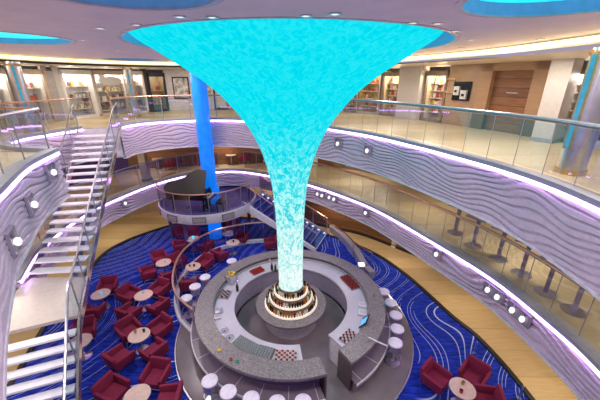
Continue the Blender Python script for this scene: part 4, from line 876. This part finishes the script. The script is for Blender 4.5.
mc = thing('gallery_column', 'silver square column standing on the middle gallery near the staircase', 'column', at(147, 180, ZM)); MB().box((0, 0, .9), (.34, .34, 1.8)).build('shaft', STEEL, mc); MB().box((0, 0, .05), (.4, .4, .1)).build('base', KERB, mc)
pc = thing('gallery_column', 'pale round column on the tan walkway below the middle gallery', 'column', at(395, 246, 0)); MB().cyl((0, 0, 0.002), .2, 2.19, 20).build('shaft', mat('cream_column', (.6, .5, .42), .4), pc, True); MB().cyl((0, 0, 0.002), .24, .1, 20).build('base', WHITE, pc)
for i, (px, py) in enumerate(((308, 206), (313, 214))):
    t = thing('pub_table', ['farther small table beside the stage steps behind funnel', 'nearer small table beside the stage steps behind funnel'][i], 'table', at(px, py, 0)); MB().cyl((0, 0, .005), .2, .02, 16).build('base', STEEL, t); MB().cyl((0, 0, .02), .03, .8, 8).build('stem', STEEL, t); MB().cyl((0, 0, .82), .3, .04, 20).build('tabletop', TABLE, t)

# ---------------------------------------------------------------- light
def area(loc, size, power, col, rot=(0, 0, 0), spread=pi):
    l = bpy.data.lights.new('lamp_or_fill', 'AREA'); l.shape = 'DISK'; l.size = size; l.energy = power; l.color = col; l.spread = spread
    o = bpy.data.objects.new('lamp_or_fill', l); C.objects.link(o); o.location = loc; o.rotation_euler = rot; return o
def point(loc, power, col, r=.15):
    l = bpy.data.lights.new('lamp_or_fill', 'POINT'); l.energy = power; l.color = col; l.shadow_soft_size = r
    o = bpy.data.objects.new('lamp_or_fill', l); C.objects.link(o); o.location = loc; return o
for p, e, c in LIGHTS: point(p, e*.9, c, .1)
# ceiling downlights over the hall
for x, y, e in ((-5.2, 4.2, 130), (-6.4, 9.3, 150), (4.5, 4.2, 110), (4.4, 8.4, 120), (0, 3.0, 150), (-5.5, 13.2, 120), (2.9, 12.4, 95)):
    area((x, y, ZC-.03), .5, e, (1, .84, .85))
# middle gallery (under the upper deck) and ground walkway (under the middle deck)
for x, y in ((6.6, 4), (6.3, 7.5), (4.9, 11), (2.6, 14.6), (-.8, 16.9), (-4.5, 17.8), (-8.4, 16), (-9.8, 12.5), (-9.4, 8.5)): area((x, y, ZS-.02), .4, 31, (1, .86, .66))
for x, y in ((6.6, 3), (6.7, 6), (6.0, 9), (4.4, 12), (1.6, 14.9), (-2, 17.2), (-6.5, 17.3), (-9.8, 14.5), (-10.3, 10.5), (-9.6, 6.5)): area((x, y, 2.17), .35, 30, (1, .86, .62))
# upper gallery soffit
for x, y in ((7.2, 5), (6.6, 9), (5.2, 13), (2.5, 16.8), (-2, 18.6), (-6.5, 17.8), (-9.8, 14), (-10.4, 9.5), (-9.5, 5)): area((x, y, ZC-.26), .4, 34, (1, .88, .70))
# unseen points added below the ceiling edge imitate the cove strip's warm wash
for p in offs(COVE, .12)[::2]: point((p.x, p.y, ZC-.22), 2.2, (1, .80, .48), .12)
# blue wash under the piano stage
area((-3.9, 13.6, 1.58), .4, 9, (.35, .4, 1)); area((-5.6, 13.7, 1.58), .4, 9, (.35, .4, 1))
area((-6.9, 5.3, 4.80), .4, 45, (1, .93, .95)); area((-6.2, 3.6, 4.80), .4, 45, (1, .93, .95))  # unseen fill added under the left deck to whiten stair treads and landing
w = bpy.data.worlds.new('World'); bpy.context.scene.world = w; w.use_nodes = True
w.node_tree.nodes['Background'].inputs[0].default_value = (.80, .72, .95, 1); w.node_tree.nodes['Background'].inputs[1].default_value = .45

cam = bpy.data.cameras.new('camera'); co_ = bpy.data.objects.new('camera', cam); C.objects.link(co_)
cam.sensor_fit = 'HORIZONTAL'; cam.sensor_width = 36; cam.lens = 36*FOC/600; cam.clip_start = .05
co_.location = (0, 0, EYE); co_.rotation_euler = (pi/2-PITCH, 0, 0)
sc = bpy.context.scene; sc.camera = co_
sc.view_settings.view_transform = 'Standard'; sc.view_settings.look = 'None'; sc.view_settings.gamma = 1; sc.view_settings.exposure = 0
